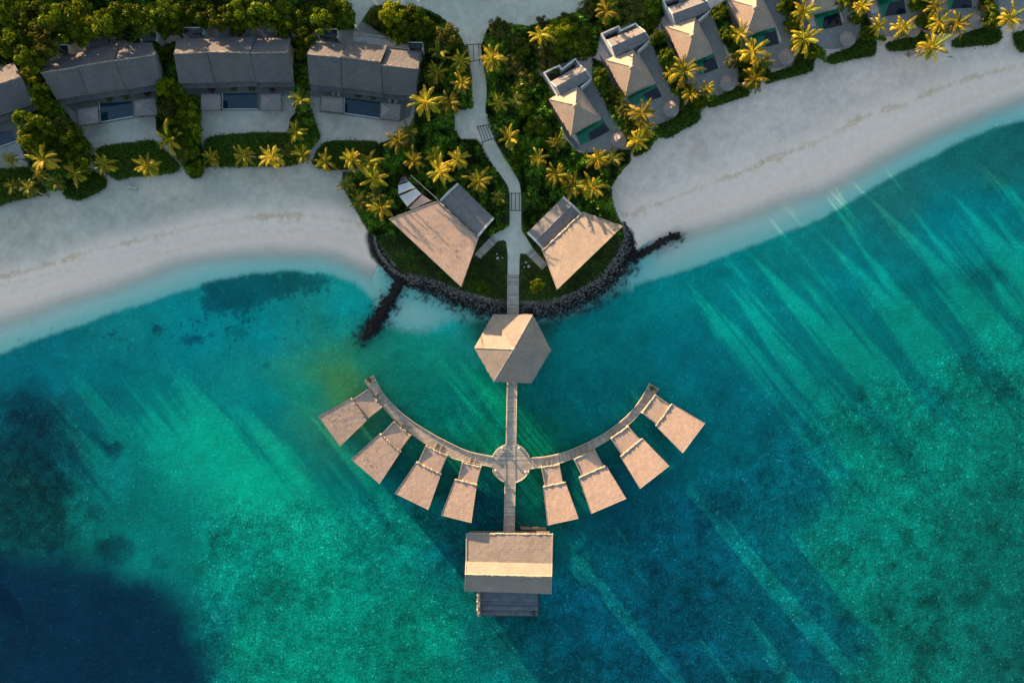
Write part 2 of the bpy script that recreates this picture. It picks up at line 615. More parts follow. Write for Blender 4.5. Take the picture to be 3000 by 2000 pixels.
HEDGES = [
    ([(0, 494), (88, 490), (112, 530), (138, 563), (96, 578), (38, 589), (-60, 612), (-60, 500)], 'dark green shrub bed at the left edge of the photo below the palms', 1.1),
    ([(184, 566), (215, 530), (250, 500), (299, 511), (314, 543), (276, 570), (230, 586), (195, 580)], 'rounded dark shrub tongue on the sand, left end of the beach row', 1.2),
    ([(268, 460), (291, 432), (329, 423), (390, 417), (448, 411), (500, 455), (530, 488), (513, 505), (459, 513), (383, 519), (344, 528), (318, 513), (275, 480)], 'low hedge bed in front of the second thatched house from the left', .9),
    ([(548, 505), (560, 480), (592, 485), (594, 510), (585, 520), (560, 521)], 'small round shrub clump on the sand between two long hedge beds', 1.0),
    ([(597, 425), (612, 402), (700, 391), (753, 389), (849, 385), (868, 330), (890, 318), (910, 320), (937, 398), (921, 425), (876, 478), (849, 486), (761, 488), (600, 490), (592, 470)], 'long hedge bed in front of the middle thatched house', .9),
    ([(914, 475), (929, 440), (952, 417), (998, 411), (1060, 412), (1109, 421), (1100, 485), (1017, 496), (960, 498), (925, 490)], 'hedge bed right of the narrow sand path, below the third thatched house', .9),
    ([(1830, 390), (1850, 440), (1862, 458), (1898, 440), (1900, 405), (1860, 380)], 'small hedge on the beach below the first pool villa', .9),
    ([(1918, 370), (1985, 340), (1998, 290), (2049, 303), (2049, 354), (2004, 379), (1966, 402), (1934, 402), (1912, 385)], 'hedge bed wrapping the terrace corner of the second pool villa', .9),
    ([(2071, 306), (2077, 292), (2128, 271), (2160, 252), (2172, 249), (2197, 268), (2192, 281), (2144, 296), (2081, 316)], 'narrow hedge strip below the round thatch parasol of the third pool villa', .9),
    ([(2240, 236), (2262, 214), (2323, 193), (2339, 159), (2380, 143), (2385, 198), (2374, 210), (2342, 220), (2278, 236), (2249, 245)], 'hedge bed wrapping the terrace of the fourth pool villa', .9),
    ([(2418, 179), (2434, 159), (2491, 140), (2523, 108), (2565, 105), (2567, 153), (2549, 166), (2491, 175), (2443, 188)], 'hedge bed wrapping the terrace of the fifth pool villa', .9),
    ([(2593, 134), (2606, 123), (2651, 112), (2695, 89), (2732, 118), (2683, 143), (2635, 150), (2603, 147)], 'hedge bed below the sixth pool villa, beside golden palms', .9),
    ([(2788, 121), (2823, 99), (2890, 77), (2922, 70), (2937, 112), (2906, 131), (2842, 136), (2797, 140)], 'wispy edged hedge bed below the seventh pool villa', .9),
    ([(2966, 99), (2985, 92), (3060, 90), (3060, 152), (2990, 152), (2975, 130)], 'hedge corner cut by the right edge of the photo', .9),
]
PATH_C = spline([(1386, 92), (1388, 126), (1397, 184), (1407, 237), (1409, 283), (1403, 325), (1410, 356), (1426, 398), (1445, 444), (1476, 494), (1502, 535), (1509, 566), (1510, 616), (1510, 659), (1507, 700), (1505, 749), (1504, 806)])
PATH_W = spline([(0, 62), (0, 42), (0, 32), (0, 33), (0, 33), (0, 35), (0, 38), (0, 36), (0, 37), (0, 37), (0, 35), (0, 34), (0, 34), (0, 35), (0, 48), (0, 36), (0, 34)])
PAD = spline([(1400, 322), (1365, 323), (1342, 330), (1334, 345), (1339, 375), (1350, 403), (1374, 391), (1377, 368), (1382, 354), (1396, 353), (1408, 345)], 3)
FLARE_L = [(1494, 655), (1490, 664), (1466, 676), (1441, 689), (1457, 707), (1475, 703), (1488, 712), (1492, 730), (1500, 730), (1500, 655)]
FLARE_R = [(1522, 640), (1526, 672), (1540, 692), (1561, 728), (1540, 744), (1526, 742), (1519, 752), (1510, 752), (1510, 640)]
ROAD = [(1015, -60), (1012, 0), (1042, 40), (1038, 90), (1060, 60), (1090, 15), (1130, 12), (1235, 20), (1290, 46), (1342, 96), (1362, 134), (1410, 134), (1426, 88), (1452, 60), (1550, 76), (1620, 56), (1690, 30), (1760, -60), (1570, -60), (1560, 2), (1500, 12), (1440, 10), (1395, 0), (1380, -60)]
T = [
    [(-60, 350), (0, 337), (100, 308), (76, 378), (50, 415), (0, 432), (-60, 450)],
    [(170, 290), (458, 248), (462, 338), (392, 345), (295, 362), (228, 370), (222, 330)],
    [(528, 240), (856, 236), (858, 272), (825, 280), (825, 323), (590, 323), (586, 280), (530, 275)],
    [(906, 245), (1214, 280), (1200, 340), (1172, 354), (1113, 350), (1008, 336), (936, 328), (938, 285), (906, 280)],
]

# which plan cells are covered with planting
vegmask = np.zeros(GX.shape, bool)
for p in VEG.values():
    vegmask |= inside(GP, p)
bedmask = np.zeros(GX.shape, bool)
for p, _, _ in HEDGES:
    bedmask |= inside(GP, p)

# ---------------- ground colour
sandbase = np.array(alb((146, 153, 158)))
gd = dist(GP, LAND, True)
gin = inside(GP, LAND)
wr = np.minimum(dist(GP, WRACK_L), dist(GP, WRACK_R))
n1 = fbm(GP, 160, 5)
n2 = fbm(GP, 26, 4, 3.3)
n3 = fbm(GP, 9, 3, 9.1)
wpoly = inside(GP, WRACK_L + [(1046, 200), (-900, 200)]) | inside(GP, WRACK_R + [(4500, -3000), (1831, -3000)]) | ((GX > 1000) & (GX < 1900) & (GY < 640))
wsd = np.where(wpoly, 1, -1) * wr
upper = sst(-6, 75, wsd + (n1 - .5) * 50)
C = np.zeros(GX.shape + (3,))
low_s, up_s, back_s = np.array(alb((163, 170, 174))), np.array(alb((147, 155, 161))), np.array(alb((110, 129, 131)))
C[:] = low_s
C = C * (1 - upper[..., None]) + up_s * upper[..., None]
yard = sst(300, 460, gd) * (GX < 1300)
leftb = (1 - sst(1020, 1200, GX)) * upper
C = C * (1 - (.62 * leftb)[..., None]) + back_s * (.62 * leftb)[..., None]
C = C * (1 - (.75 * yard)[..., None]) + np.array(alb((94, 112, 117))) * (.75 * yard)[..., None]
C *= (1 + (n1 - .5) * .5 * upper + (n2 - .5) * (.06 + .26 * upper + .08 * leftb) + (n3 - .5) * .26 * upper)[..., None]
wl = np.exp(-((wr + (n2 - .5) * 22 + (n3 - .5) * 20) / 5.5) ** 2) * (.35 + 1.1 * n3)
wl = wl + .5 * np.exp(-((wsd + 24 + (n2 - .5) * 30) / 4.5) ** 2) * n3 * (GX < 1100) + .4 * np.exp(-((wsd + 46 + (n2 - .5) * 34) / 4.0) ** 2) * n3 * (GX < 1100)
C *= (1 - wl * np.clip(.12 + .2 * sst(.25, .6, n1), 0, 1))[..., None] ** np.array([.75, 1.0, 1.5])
wet = np.exp(-((gd - 10 + (n1 - .5) * 22) / 11) ** 2) * gin
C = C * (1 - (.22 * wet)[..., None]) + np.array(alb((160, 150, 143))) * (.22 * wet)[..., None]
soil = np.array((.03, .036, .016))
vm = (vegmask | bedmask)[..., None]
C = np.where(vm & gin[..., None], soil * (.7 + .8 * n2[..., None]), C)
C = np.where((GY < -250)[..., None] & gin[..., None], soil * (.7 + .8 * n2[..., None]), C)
inprom = inside(GP, PROM)
C = np.where((inprom & (GY > 500))[..., None] & ~vm, np.array((.06, .06, .05)), C)

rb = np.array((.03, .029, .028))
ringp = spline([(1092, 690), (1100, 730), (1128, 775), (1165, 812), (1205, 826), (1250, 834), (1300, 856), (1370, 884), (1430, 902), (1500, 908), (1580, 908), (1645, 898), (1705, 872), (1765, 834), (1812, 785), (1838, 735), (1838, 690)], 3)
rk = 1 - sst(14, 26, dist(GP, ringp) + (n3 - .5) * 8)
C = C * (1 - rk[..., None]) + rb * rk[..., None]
# ---------------- sea colour
CP = [(-400, 1200, 0, 95, 108), (0, 1080, 0, 96, 108), (100, 1060, 0, 100, 110), (300, 1080, 0, 104, 112), (330, 1000, 8, 112, 116), (600, 980, 0, 112, 120), (760, 960, 0, 118, 124), (900, 980, 0, 122, 126), (1040, 890, 2, 128, 130), (1010, 960, 0, 120, 118),
      (500, 1200, 0, 108, 105), (650, 1300, 0, 112, 105), (800, 1400, 0, 116, 106), (760, 1180, 0, 112, 112), (300, 1400, 0, 84, 90), (300, 1200, 0, 90, 95), (110, 1250, 4, 54, 64), (200, 1330, 3, 66, 74), (60, 1180, 4, 66, 78), (50, 1400, 5, 52, 58), (160, 1500, 0, 50, 54), (210, 1570, 0, 54, 60), (120, 1440, 2, 48, 54), (60, 1590, 2, 50, 58), (260, 1550, 0, 80, 84), (380, 1600, 0, 88, 92), (240, 1480, 0, 76, 82), (330, 1330, 0, 82, 88), (480, 1650, 0, 84, 88), (150, 1800, 0, 34, 58), (60, 1700, 0, 38, 62),
      (450, 1900, 0, 36, 58), (300, 1950, 0, 30, 54), (420, 1760, 0, 40, 62), (300, 1700, 0, 36, 60), (300, 1820, 0, 30, 54), (100, 1950, 0, 36, 58), (520, 1990, 0, 44, 62), (220, 1640, 0, 48, 64), (540, 1760, 0, 72, 82), (590, 1900, 0, 62, 76), (640, 1700, 0, 92, 90), (700, 1900, 0, 92, 86), (900, 1700, 0, 92, 86), (1200, 1850, 0, 88, 82), (950, 1960, 0, 88, 82), (1150, 1600, 0, 92, 92), (1300, 1650, 0, 62, 74), (1480, 1900, 0, 72, 80),
      (1700, 1800, 0, 72, 88), (1950, 1900, 0, 72, 90), (2000, 1600, 0, 70, 86), (2300, 1900, 0, 74, 86), (2700, 1900, 0, 76, 76), (2950, 1900, 0, 62, 64), (2960, 1500, 0, 70, 70), (2900, 1300, 0, 78, 76), (2600, 1400, 0, 84, 82), (2500, 1700, 0, 82, 82), (2250, 1350, 0, 78, 88), (2100, 1150, 0, 86, 96), (2000, 1050, 0, 96, 106), (1750, 1150, 0, 80, 86), (1600, 1200, 0, 78, 80), (1560, 1290, 0, 84, 66),  # far right points keep lens vignetting as darker water colour
      (1300, 1180, 0, 100, 90), (1400, 1260, 0, 92, 76), (1400, 1130, 0, 102, 86), (1200, 1100, 5, 98, 84), (1250, 1020, 8, 116, 100), (1350, 980, 18, 120, 110), (1300, 940, 10, 138, 142), (1600, 1010, 0, 92, 96), (1750, 980, 0, 96, 98), (1560, 1480, 0, 66, 62), (1440, 1500, 0, 48, 58), (1250, 1430, 0, 84, 82),
      (1950, 880, 0, 110, 112), (2200, 850, 0, 112, 116), (2500, 800, 0, 112, 118), (2800, 650, 0, 104, 112), (2950, 640, 0, 100, 106), (2900, 450, 16, 92, 90), (2990, 420, 14, 84, 84), (2600, 570, 20, 96, 95), (2450, 660, 10, 102, 102), (2250, 740, 4, 108, 108), (2950, 900, 0, 96, 94), (2700, 950, 0, 98, 98), (2500, 1050, 0, 92, 92),
      (960, 1060, 46, 114, 76), (1010, 1110, 50, 108, 62), (930, 1010, 30, 118, 92), (985, 1085, 52, 112, 64), (1080, 1050, 8, 108, 90), (1000, 1050, 22, 108, 82), (900, 1120, 0, 118, 104), (1150, 1400, 0, 80, 84), (1000, 1450, 0, 96, 92), (1800, 1450, 0, 66, 80)]
px_, py_ = GX.ravel(), GY.ravel()
acc = np.zeros((px_.size, 3))
wt = np.zeros(px_.size)
wob = (fbm(GP, 90, 4, 5.5) - .5).ravel() * 130
wob2 = (fbm(GP, 90, 4, 8.5) - .5).ravel() * 130
for c in CP:
    w = 1 / (((px_ + wob - c[0]) ** 2 + (py_ + wob2 - c[1]) ** 2) / 900 + 3.0) ** 1.75
    acc += w[:, None] * np.array(alb(c[2:]))
    wt += w
SEA = (acc / wt[:, None]).reshape(GX.shape + (3,))
ind = inside(GP, DEEP)
dd = dist(GP, DEEP, True)
t = gd / (gd + dd + 1e-6)
sh_a, sh_b = np.array(alb((148, 161, 163))), np.array(alb((82, 146, 149)))
SHAL = sh_a + (sh_b - sh_a) * np.clip(t, 0, 1)[..., None] ** .8
rag = (n2 - .5) * 10
soft = np.where((GX > 1100) & (GX < 1860), 34.0, 13.0)
e = sst(-.25, 1, (np.where(ind, dd, -dd) + rag) / soft)
npm = (1 - sst(40, 110, dist(GP, SH_P)))[..., None]
SHAL = SHAL * (1 - npm) + np.array(alb((84, 150, 153))) * npm
SEA = SHAL * (1 - e[..., None]) + SEA * e[..., None]
# seagrass and submerged boulders: real patches on the bottom
patch = np.zeros(GX.shape)
gr = [(588, 806), (640, 798), (740, 790), (870, 790), (950, 800), (985, 826), (960, 852), (880, 862), (820, 880), (770, 905), (690, 925), (600, 935), (585, 880)]
din = np.where(inside(GP, gr), 1, -1) * dist(GP, gr, True)
patch = np.maximum(patch, sst(-10, 14, din + (n3 - .5) * 60 + (n2 - .5) * 24 - 6) * .72 * sst(-4, 12, np.where(ind, dd, -dd)))
speck = sst(.60, .70, n3) * sst(.42, .6, n2)
zone = np.exp(-(((GX - 720) / 330) ** 2 + ((GY - 960) / 75) ** 2)) + np.exp(-(((GX - 400) / 330) ** 2 + ((GY - 985) / 45) ** 2)) * .9
patch = np.maximum(patch, np.clip(zone, 0, 1) * speck * .75)
for cx, cy, rx, ry, k in [(465, 968, 18, 14, .7), (560, 992, 34, 14, .7), (700, 975, 25, 18, .5), (335, 1314, 22, 22, .75), (305, 1295, 14, 10, .5), (780, 1070, 16, 12, .4), (340, 1610, 48, 36, .6), (280, 1500, 22, 22, .5), (465, 1650, 20, 22, .4), (85, 1160, 50, 60, .45), (130, 1280, 60, 90, .4), (2875, 810, 70, 34, .5), (2750, 820, 55, 30, .35), (2590, 930, 40, 25, .3), (2100, 800, 40, 22, .25)]:
    q = ((GX - cx + (n2 - .5) * 50 + (n1 - .5) * 40) / rx) ** 2 + ((GY - cy + (n3 - .5) * 30 + (n2 - .5) * 30) / ry) ** 2
    patch = np.maximum(patch, k * (1 - sst(.1, 2.2, q)) * (.55 + .8 * n3))
lr = [(30, 1115), (80, 1088), (112, 1150), (150, 1205), (125, 1320), (200, 1395), (232, 1470), (238, 1560), (195, 1612), (60, 1612), (-120, 1615), (-120, 1300), (15, 1260)]
dl = np.where(inside(GP, lr), 1, -1) * dist(GP, lr, True)
patch = np.maximum(patch, sst(-22, 30, dl + (n2 - .5) * 95 + (n3 - .5) * 40) * (.26 + .34 * sst(.42, .6, n2)))
SEA *= (1 - patch[..., None] * np.array([.6, .78, .66]))
dpn = [(-400, 1590), (40, 1606), (130, 1622), (270, 1650), (330, 1688), (480, 1700), (535, 1740), (570, 1800), (580, 1870), (625, 1950), (700, 2300), (-400, 2300)]
dn = np.where(inside(GP, dpn), 1, -1) * dist(GP, dpn, True)
dk_ = sst(-30, 75, dn + (n1 - .5) * 70 + (n2 - .5) * 40)[..., None]
SEA = SEA * (1 - .85 * dk_) + np.array(alb((0, 25, 47))) * .85 * dk_
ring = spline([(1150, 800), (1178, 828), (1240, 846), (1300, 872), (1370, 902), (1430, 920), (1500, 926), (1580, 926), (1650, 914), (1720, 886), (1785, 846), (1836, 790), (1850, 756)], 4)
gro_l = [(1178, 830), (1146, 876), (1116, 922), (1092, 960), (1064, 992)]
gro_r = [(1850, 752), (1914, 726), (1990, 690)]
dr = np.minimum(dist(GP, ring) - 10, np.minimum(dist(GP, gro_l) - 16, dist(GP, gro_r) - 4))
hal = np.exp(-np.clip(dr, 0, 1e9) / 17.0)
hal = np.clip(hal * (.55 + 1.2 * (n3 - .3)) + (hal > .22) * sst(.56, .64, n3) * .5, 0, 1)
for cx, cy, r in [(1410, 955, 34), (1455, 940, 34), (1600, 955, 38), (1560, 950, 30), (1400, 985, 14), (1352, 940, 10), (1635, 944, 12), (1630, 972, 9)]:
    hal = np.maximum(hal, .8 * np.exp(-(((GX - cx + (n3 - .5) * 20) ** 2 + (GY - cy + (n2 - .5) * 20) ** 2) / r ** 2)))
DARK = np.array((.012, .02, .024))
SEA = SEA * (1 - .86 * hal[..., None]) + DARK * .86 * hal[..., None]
# reef texture strength
reef = np.zeros(GX.shape)
lowl = sst(1400, 1560, GY + (n1 - .5) * 160 - (GX - 900) * .0) * sst(540, 660, GX + (n1 - .5) * 60) * (1 - sst(1350, 1600, GX))
lowr = sst(1230, 1420, GY + (n1 - .5) * 200 + (GX - 2300) * .55) * sst(1450, 1650, GX)
reef = np.clip(np.maximum(lowl, lowr * .9) + .34 * ind + .22 * sst(1080, 1200, GY) * sst(1050, 1150, GX) + .45 * sst(1100, 1250, GY) * (1 - sst(150, 420, GX)) * (1 - sst(1550, 1640, GY)), 0, 1)
mott = fbm(GP, 120, 5, 4.4) * .4 + fbm(GP, 46, 5, 2.2) * .4 + n3 * .2
SEA *= (1 + reef * (mott - .5) * 2.6)[..., None]
SEA = np.clip(SEA * np.array([1, 1.05, 1.14]), .0008, .9)
nearp = dist(GP, SH_P) < 75
alpha = np.where(gin, 0.0, sst(-4, np.where(nearp, 5, 72), gd + (n1 - .5) * 22 * ~nearp))
shallow = (1 - e)

vg = to_world(GP, ZG).reshape(-1, 3)
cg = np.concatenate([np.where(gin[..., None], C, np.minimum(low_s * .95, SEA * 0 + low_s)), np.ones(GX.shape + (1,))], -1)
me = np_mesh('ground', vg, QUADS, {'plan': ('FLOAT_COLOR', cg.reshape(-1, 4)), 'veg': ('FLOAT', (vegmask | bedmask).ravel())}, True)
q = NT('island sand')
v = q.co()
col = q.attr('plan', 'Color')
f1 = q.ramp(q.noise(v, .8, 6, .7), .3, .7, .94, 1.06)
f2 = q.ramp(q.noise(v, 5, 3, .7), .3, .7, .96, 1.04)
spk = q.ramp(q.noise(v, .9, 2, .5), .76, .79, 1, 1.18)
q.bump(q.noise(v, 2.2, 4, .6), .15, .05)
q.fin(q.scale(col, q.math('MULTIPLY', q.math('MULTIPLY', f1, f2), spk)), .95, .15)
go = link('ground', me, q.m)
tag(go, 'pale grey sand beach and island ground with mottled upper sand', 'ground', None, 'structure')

keep = ~(gin & (gd > 40))
kq = keep.ravel()[QUADS].any(1)
vw = to_world(GP, np.zeros(GX.shape)).reshape(-1, 3)
used = np.unique(QUADS[kq])
remap = np.zeros(nx * ny, np.int32)
remap[used] = np.arange(len(used))
cw = np.concatenate([SEA, alpha[..., None]], -1).reshape(-1, 4)[used]
me = np_mesh('water', vw[used], remap[QUADS[kq]], {'tone': ('FLOAT_COLOR', cw), 'clear': ('FLOAT', alpha.ravel()[used]), 'reef': ('FLOAT', reef.ravel()[used]), 'shallow': ('FLOAT', shallow.ravel()[used]), 'off': ('FLOAT', (gd * S).ravel()[used])}, True)
q = NT('lagoon water')
v = q.co()
col = q.attr('tone', 'Color')
rf = q.attr('reef')
vor = q.n('ShaderNodeTexVoronoi')
q.l(v, vor.inputs['Vector'])
vor.inputs['Scale'].default_value = 1.25
fleck = q.ramp(vor.outputs['Distance'], .12, .34, 1.0, 0.0)
fleck = q.math('MULTIPLY', fleck, q.ramp(q.noise(v, .45, 3), .45, .62))
nz = q.ramp(q.noise(v, .5, 9, .78), .3, .7, -.5, .5)
nz2 = q.ramp(q.noise(v, 2.6, 4, .75), .3, .7, -.5, .5)
fac = q.math('ADD', 1.0, q.math('MULTIPLY', rf, q.math('ADD', q.math('MULTIPLY', nz, 1.0), q.math('MULTIPLY', nz2, 1.5))))
fac = q.math('ADD', fac, q.math('MULTIPLY', q.math('MULTIPLY', rf, fleck), 1.5))
base = q.scale(col, q.math('MAXIMUM', fac, .25))
base = q.mix(q.math('MULTIPLY', q.math('MULTIPLY', rf, fleck), .10), base, (.16, .2, .06))
rip = q.noise(q.mapping(v, (.8, 1.5, 1)), 1.0, 4, .6)
ln_ = q.math('SINE', q.math('ADD', q.math('MULTIPLY', q.attr('off'), 9.0), q.math('MULTIPLY', q.noise(v, .16, 4, .6), 26.0)))
hgt = q.math('ADD', rip, q.math('MULTIPLY', q.noise(q.mapping(v, (1.6, 1.6, 1)), 1.6, 3, .6), .5))
q.bump(hgt, .4, .085)
sw = q.math('MULTIPLY', q.attr('shallow'), q.math('MULTIPLY', ln_, q.ramp(q.noise(v, .12, 3), .35, .65, .0, .055)))
base = q.scale(base, q.math('ADD', 1.0, sw))
q.fin(base, .12, .2)
q.b.inputs['IOR'].default_value = 1.33
q.l(q.attr('clear'), q.b.inputs['Alpha'])
wo = link('water', me, q.m)
tag(wo, 'turquoise lagoon turning emerald over reef and navy at the drop-off', 'water', None, 'structure')


# ------------------------------------------------------------------ flat sheets: road, path, terraces
def sheet(name, poly, mat, dz, label, cat, thick=None):
    mb = MB()
    z = max(gz(*p) for p in poly) + dz
    pts = [W(p[0], p[1], z) for p in poly]
    mb.prism([(p.x, p.y) for p in pts], z - (thick or .12), z)
    o = part(name, mb, mat)
    return tag(o, label, cat, None, 'structure')


q = NT('raked sand path')
v = q.co()
q.bump(q.noise(v, 3, 4, .7), .3, .04)
q.fin(q.scale((.62, .61, .52), q.math('MULTIPLY', q.ramp(q.noise(v, .5, 5), .3, .7, .85, 1.12), q.ramp(q.noise(v, 4, 3), .3, .7, .92, 1.08))), .95, .1)
M['path'] = q.m
sheet('road', ROAD, M['path'], .006, 'grey sand service road along the top edge', 'road')
mb = MB()
L, R = [], []
for i, (x, y) in enumerate(PATH_C):
    a = np.array(PATH_C[max(i - 1, 0)])
    b = np.array(PATH_C[min(i + 1, len(PATH_C) - 1)])
    d = (b - a) / np.linalg.norm(b - a)
    w = PATH_W[i][1] / 2
    L.append(W(x + d[1] * w, y - d[0] * w, 1.18))
    R.append(W(x - d[1] * w, y + d[0] * w, 1.18))
for i in range(len(L) - 1):
    mb.face([R[i], R[i + 1], L[i + 1], L[i]])
for e_ in (L, R[::-1]):
    for i in range(len(e_) - 1):
        mb.face([e_[i], e_[i + 1], e_[i + 1] - Vector((0, 0, .15)), e_[i] - Vector((0, 0, .15))])
for poly, z in ((PAD, 1.174), (FLARE_L, 1.170), (FLARE_R, 1.172)):
    pts = [W(p[0], p[1], z) for p in poly]
    mb.prism([(p.x, p.y) for p in pts], z - .12, z)
tag(part('path', mb, M['path']), 'winding pale sand footpath from the road to the jetty', 'path', None, 'structure')

for i, (poly, lab) in enumerate(zip(T, ('grey paved terrace of the house cut by the left edge', 'grey paved terrace of the second thatched house from the left', 'grey paved terrace of the middle thatched house', 'grey paved terrace of the rightmost thatched house in the row'))):
    mb = MB()
    pts = [W(p[0], p[1], 1.32) for p in poly]
    mb.prism([(p.x, p.y) for p in pts], .9, 1.32)
    o = part('terrace', mb, M['paving'])
    tag(o, lab, 'terrace')
# ------------------------------------------------------------------ planting
def multi_mesh(name, pieces, mats, tints):
    """pieces: list of (verts, quads, material slot, lum array)"""
    vs, qs, ms, tn, lm = [], [], [], [], []
    b = 0
    for (v_, q_, m_, t_, l_) in pieces:
        vs.append(v_)
        qs.append(q_ + b)
        ms.append(np.full(len(q_), m_, np.int32))
        tn.append(t_)
        lm.append(l_)
        b += len(v_)
    me_ = np_mesh(name, np.concatenate(vs), np.concatenate(qs), {'tint': ('FLOAT', np.concatenate(tn)), 'lum': ('FLOAT', np.concatenate(lm))})
    for m_ in mats:
        me_.materials.append(m_)
    me_.polygons.foreach_set('material_index', np.concatenate(ms))
    return me_


def rep4(a):
    return np.repeat(np.asarray(a, np.float32), 4)


def sample(poly, per_m2, rng=RNG):
    a = np.array(poly, float)
    lo, hi = a.min(0), a.max(0)
    n = int((hi[0] - lo[0]) * (hi[1] - lo[1]) * S * S * per_m2)
    P = lo + rng.random((n, 2)) * (hi - lo)
    return P[inside(P, poly)]


SOLID = []      # footprints kept free of ground shrubs (reference pixels)
SOLID += T + [PAD, FLARE_L, FLARE_R, ROAD]


def blocked(P):
    r = np.zeros(len(P), bool)
    for s_ in SOLID:
        r |= inside(P, s_)
    r |= dist(P, PATH_C) < 19
    r |= (np.abs(P[:, 0] - 1503) < 20) & (P[:, 1] > 795)
    return r


def hedge(poly, label, h):
    poly = spline(poly + poly[:1], 5)[:-1]
    P = sample(poly, 42)
    d = dist(P, poly, True) * S
    P = P + RNG.normal(0, 2.2, P.shape)
    k = np.clip(d / .9, 0, 1)
    z = 1.0 + h * np.sqrt(np.clip(1 - (1 - k) ** 2, 0, 1)) * (.8 + .45 * fbm(P, 14, 3, 1.0)) + RNG.normal(0, .07, len(P))
    gzv = ground_z(P)
    c = to_world(P, z - 1.0 + gzv)
    v_, q_ = leaves(c, np.tile([0, 0, 1.0], (len(P), 1)), RNG.uniform(.22, .5, len(P)), .75, .6)
    lum = np.clip(.3 + .5 * fbm(P, 10, 3, 4.0) + RNG.normal(0, .14, len(P)), 0, 1)
    tin = np.clip(RNG.normal(.35, .25, len(P)), 0, 1)
    n = len(poly)
    ctr = np.array(poly, float).mean(0)
    rings = []
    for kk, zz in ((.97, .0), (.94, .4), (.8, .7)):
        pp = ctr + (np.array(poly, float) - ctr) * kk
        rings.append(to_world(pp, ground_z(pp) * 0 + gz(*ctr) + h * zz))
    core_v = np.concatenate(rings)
    core_q = []
    for j in range(2):
        for i in range(n):
            i2 = (i + 1) % n
            core_q.append((j * n + i, j * n + i2, (j + 1) * n + i2, (j + 1) * n + i))
    base = W(ctr[0], ctr[1], gz(*ctr))
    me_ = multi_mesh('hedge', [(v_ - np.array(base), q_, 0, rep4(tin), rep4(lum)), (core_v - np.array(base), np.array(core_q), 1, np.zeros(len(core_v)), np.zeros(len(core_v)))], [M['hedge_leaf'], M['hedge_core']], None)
    o = link('hedge', me_, None)
    o.location = base
    tag(o, label, 'hedge', 'clipped hedge beds along the beach')


for p, lab, h in HEDGES:
    hedge(p, lab, h)


def undergrowth():
    cs, lm, tn, sz = [], [], [], []
    for nme, poly in VEG.items():
        strip = nme.startswith('strip')
        P = sample(poly, 26 if nme != 'wood' else 15)
        P = P[~blocked(P)]
        P = P[(P[:, 0] > -40) & (P[:, 0] < 3040) & (P[:, 1] > -40)]
        f = fbm(P, 30, 3, 6.0)
        gap = fbm(P, 60, 3, 12.0)
        lawn = inside(P, PROM) & (P[:, 1] > 690)
        h = np.where(lawn, .15 + .55 * f, .25 + 3.2 * np.clip(f - .3, 0, 1) * (1.3 if strip else 1.5))
        kp = (RNG.random(len(P)) < np.where(lawn, 1, sst(.22, .42, gap) * .6 + .4))
        P, f, h, gap, lawn = P[kp], f[kp], h[kp], gap[kp], lawn[kp]
        z = ground_z(P) + h * RNG.uniform(.45, 1.05, len(P))
        cs.append(to_world(P, z))
        lm.append(np.clip(np.where(lawn, .35 + 1.3 * (f - .35), 2.1 * (f - .26)) + RNG.normal(0, .12, len(P)), 0, 1))  # taller clumps paler: lit tips painted into the leaf tone
        tn.append(np.clip(RNG.normal(.32, .28, len(P)), 0, 1))
        sz.append(np.where(lawn, RNG.uniform(.2, .42, len(P)), RNG.uniform(.35, .85, len(P))))
    c = np.concatenate(cs)
    v_, q_ = leaves(c, np.tile([0, 0, .9], (len(c), 1)), np.concatenate(sz), .7, .5)
    me_ = np_mesh('undergrowth', v_, q_, {'tint': ('FLOAT', rep4(np.concatenate(tn))), 'lum': ('FLOAT', rep4(np.concatenate(lm)))})
    o = link('undergrowth', me_, M['ground_leaf'])
    tag(o, 'dense green ground shrubs under the palms and between the villas', 'undergrowth', None, 'stuff')


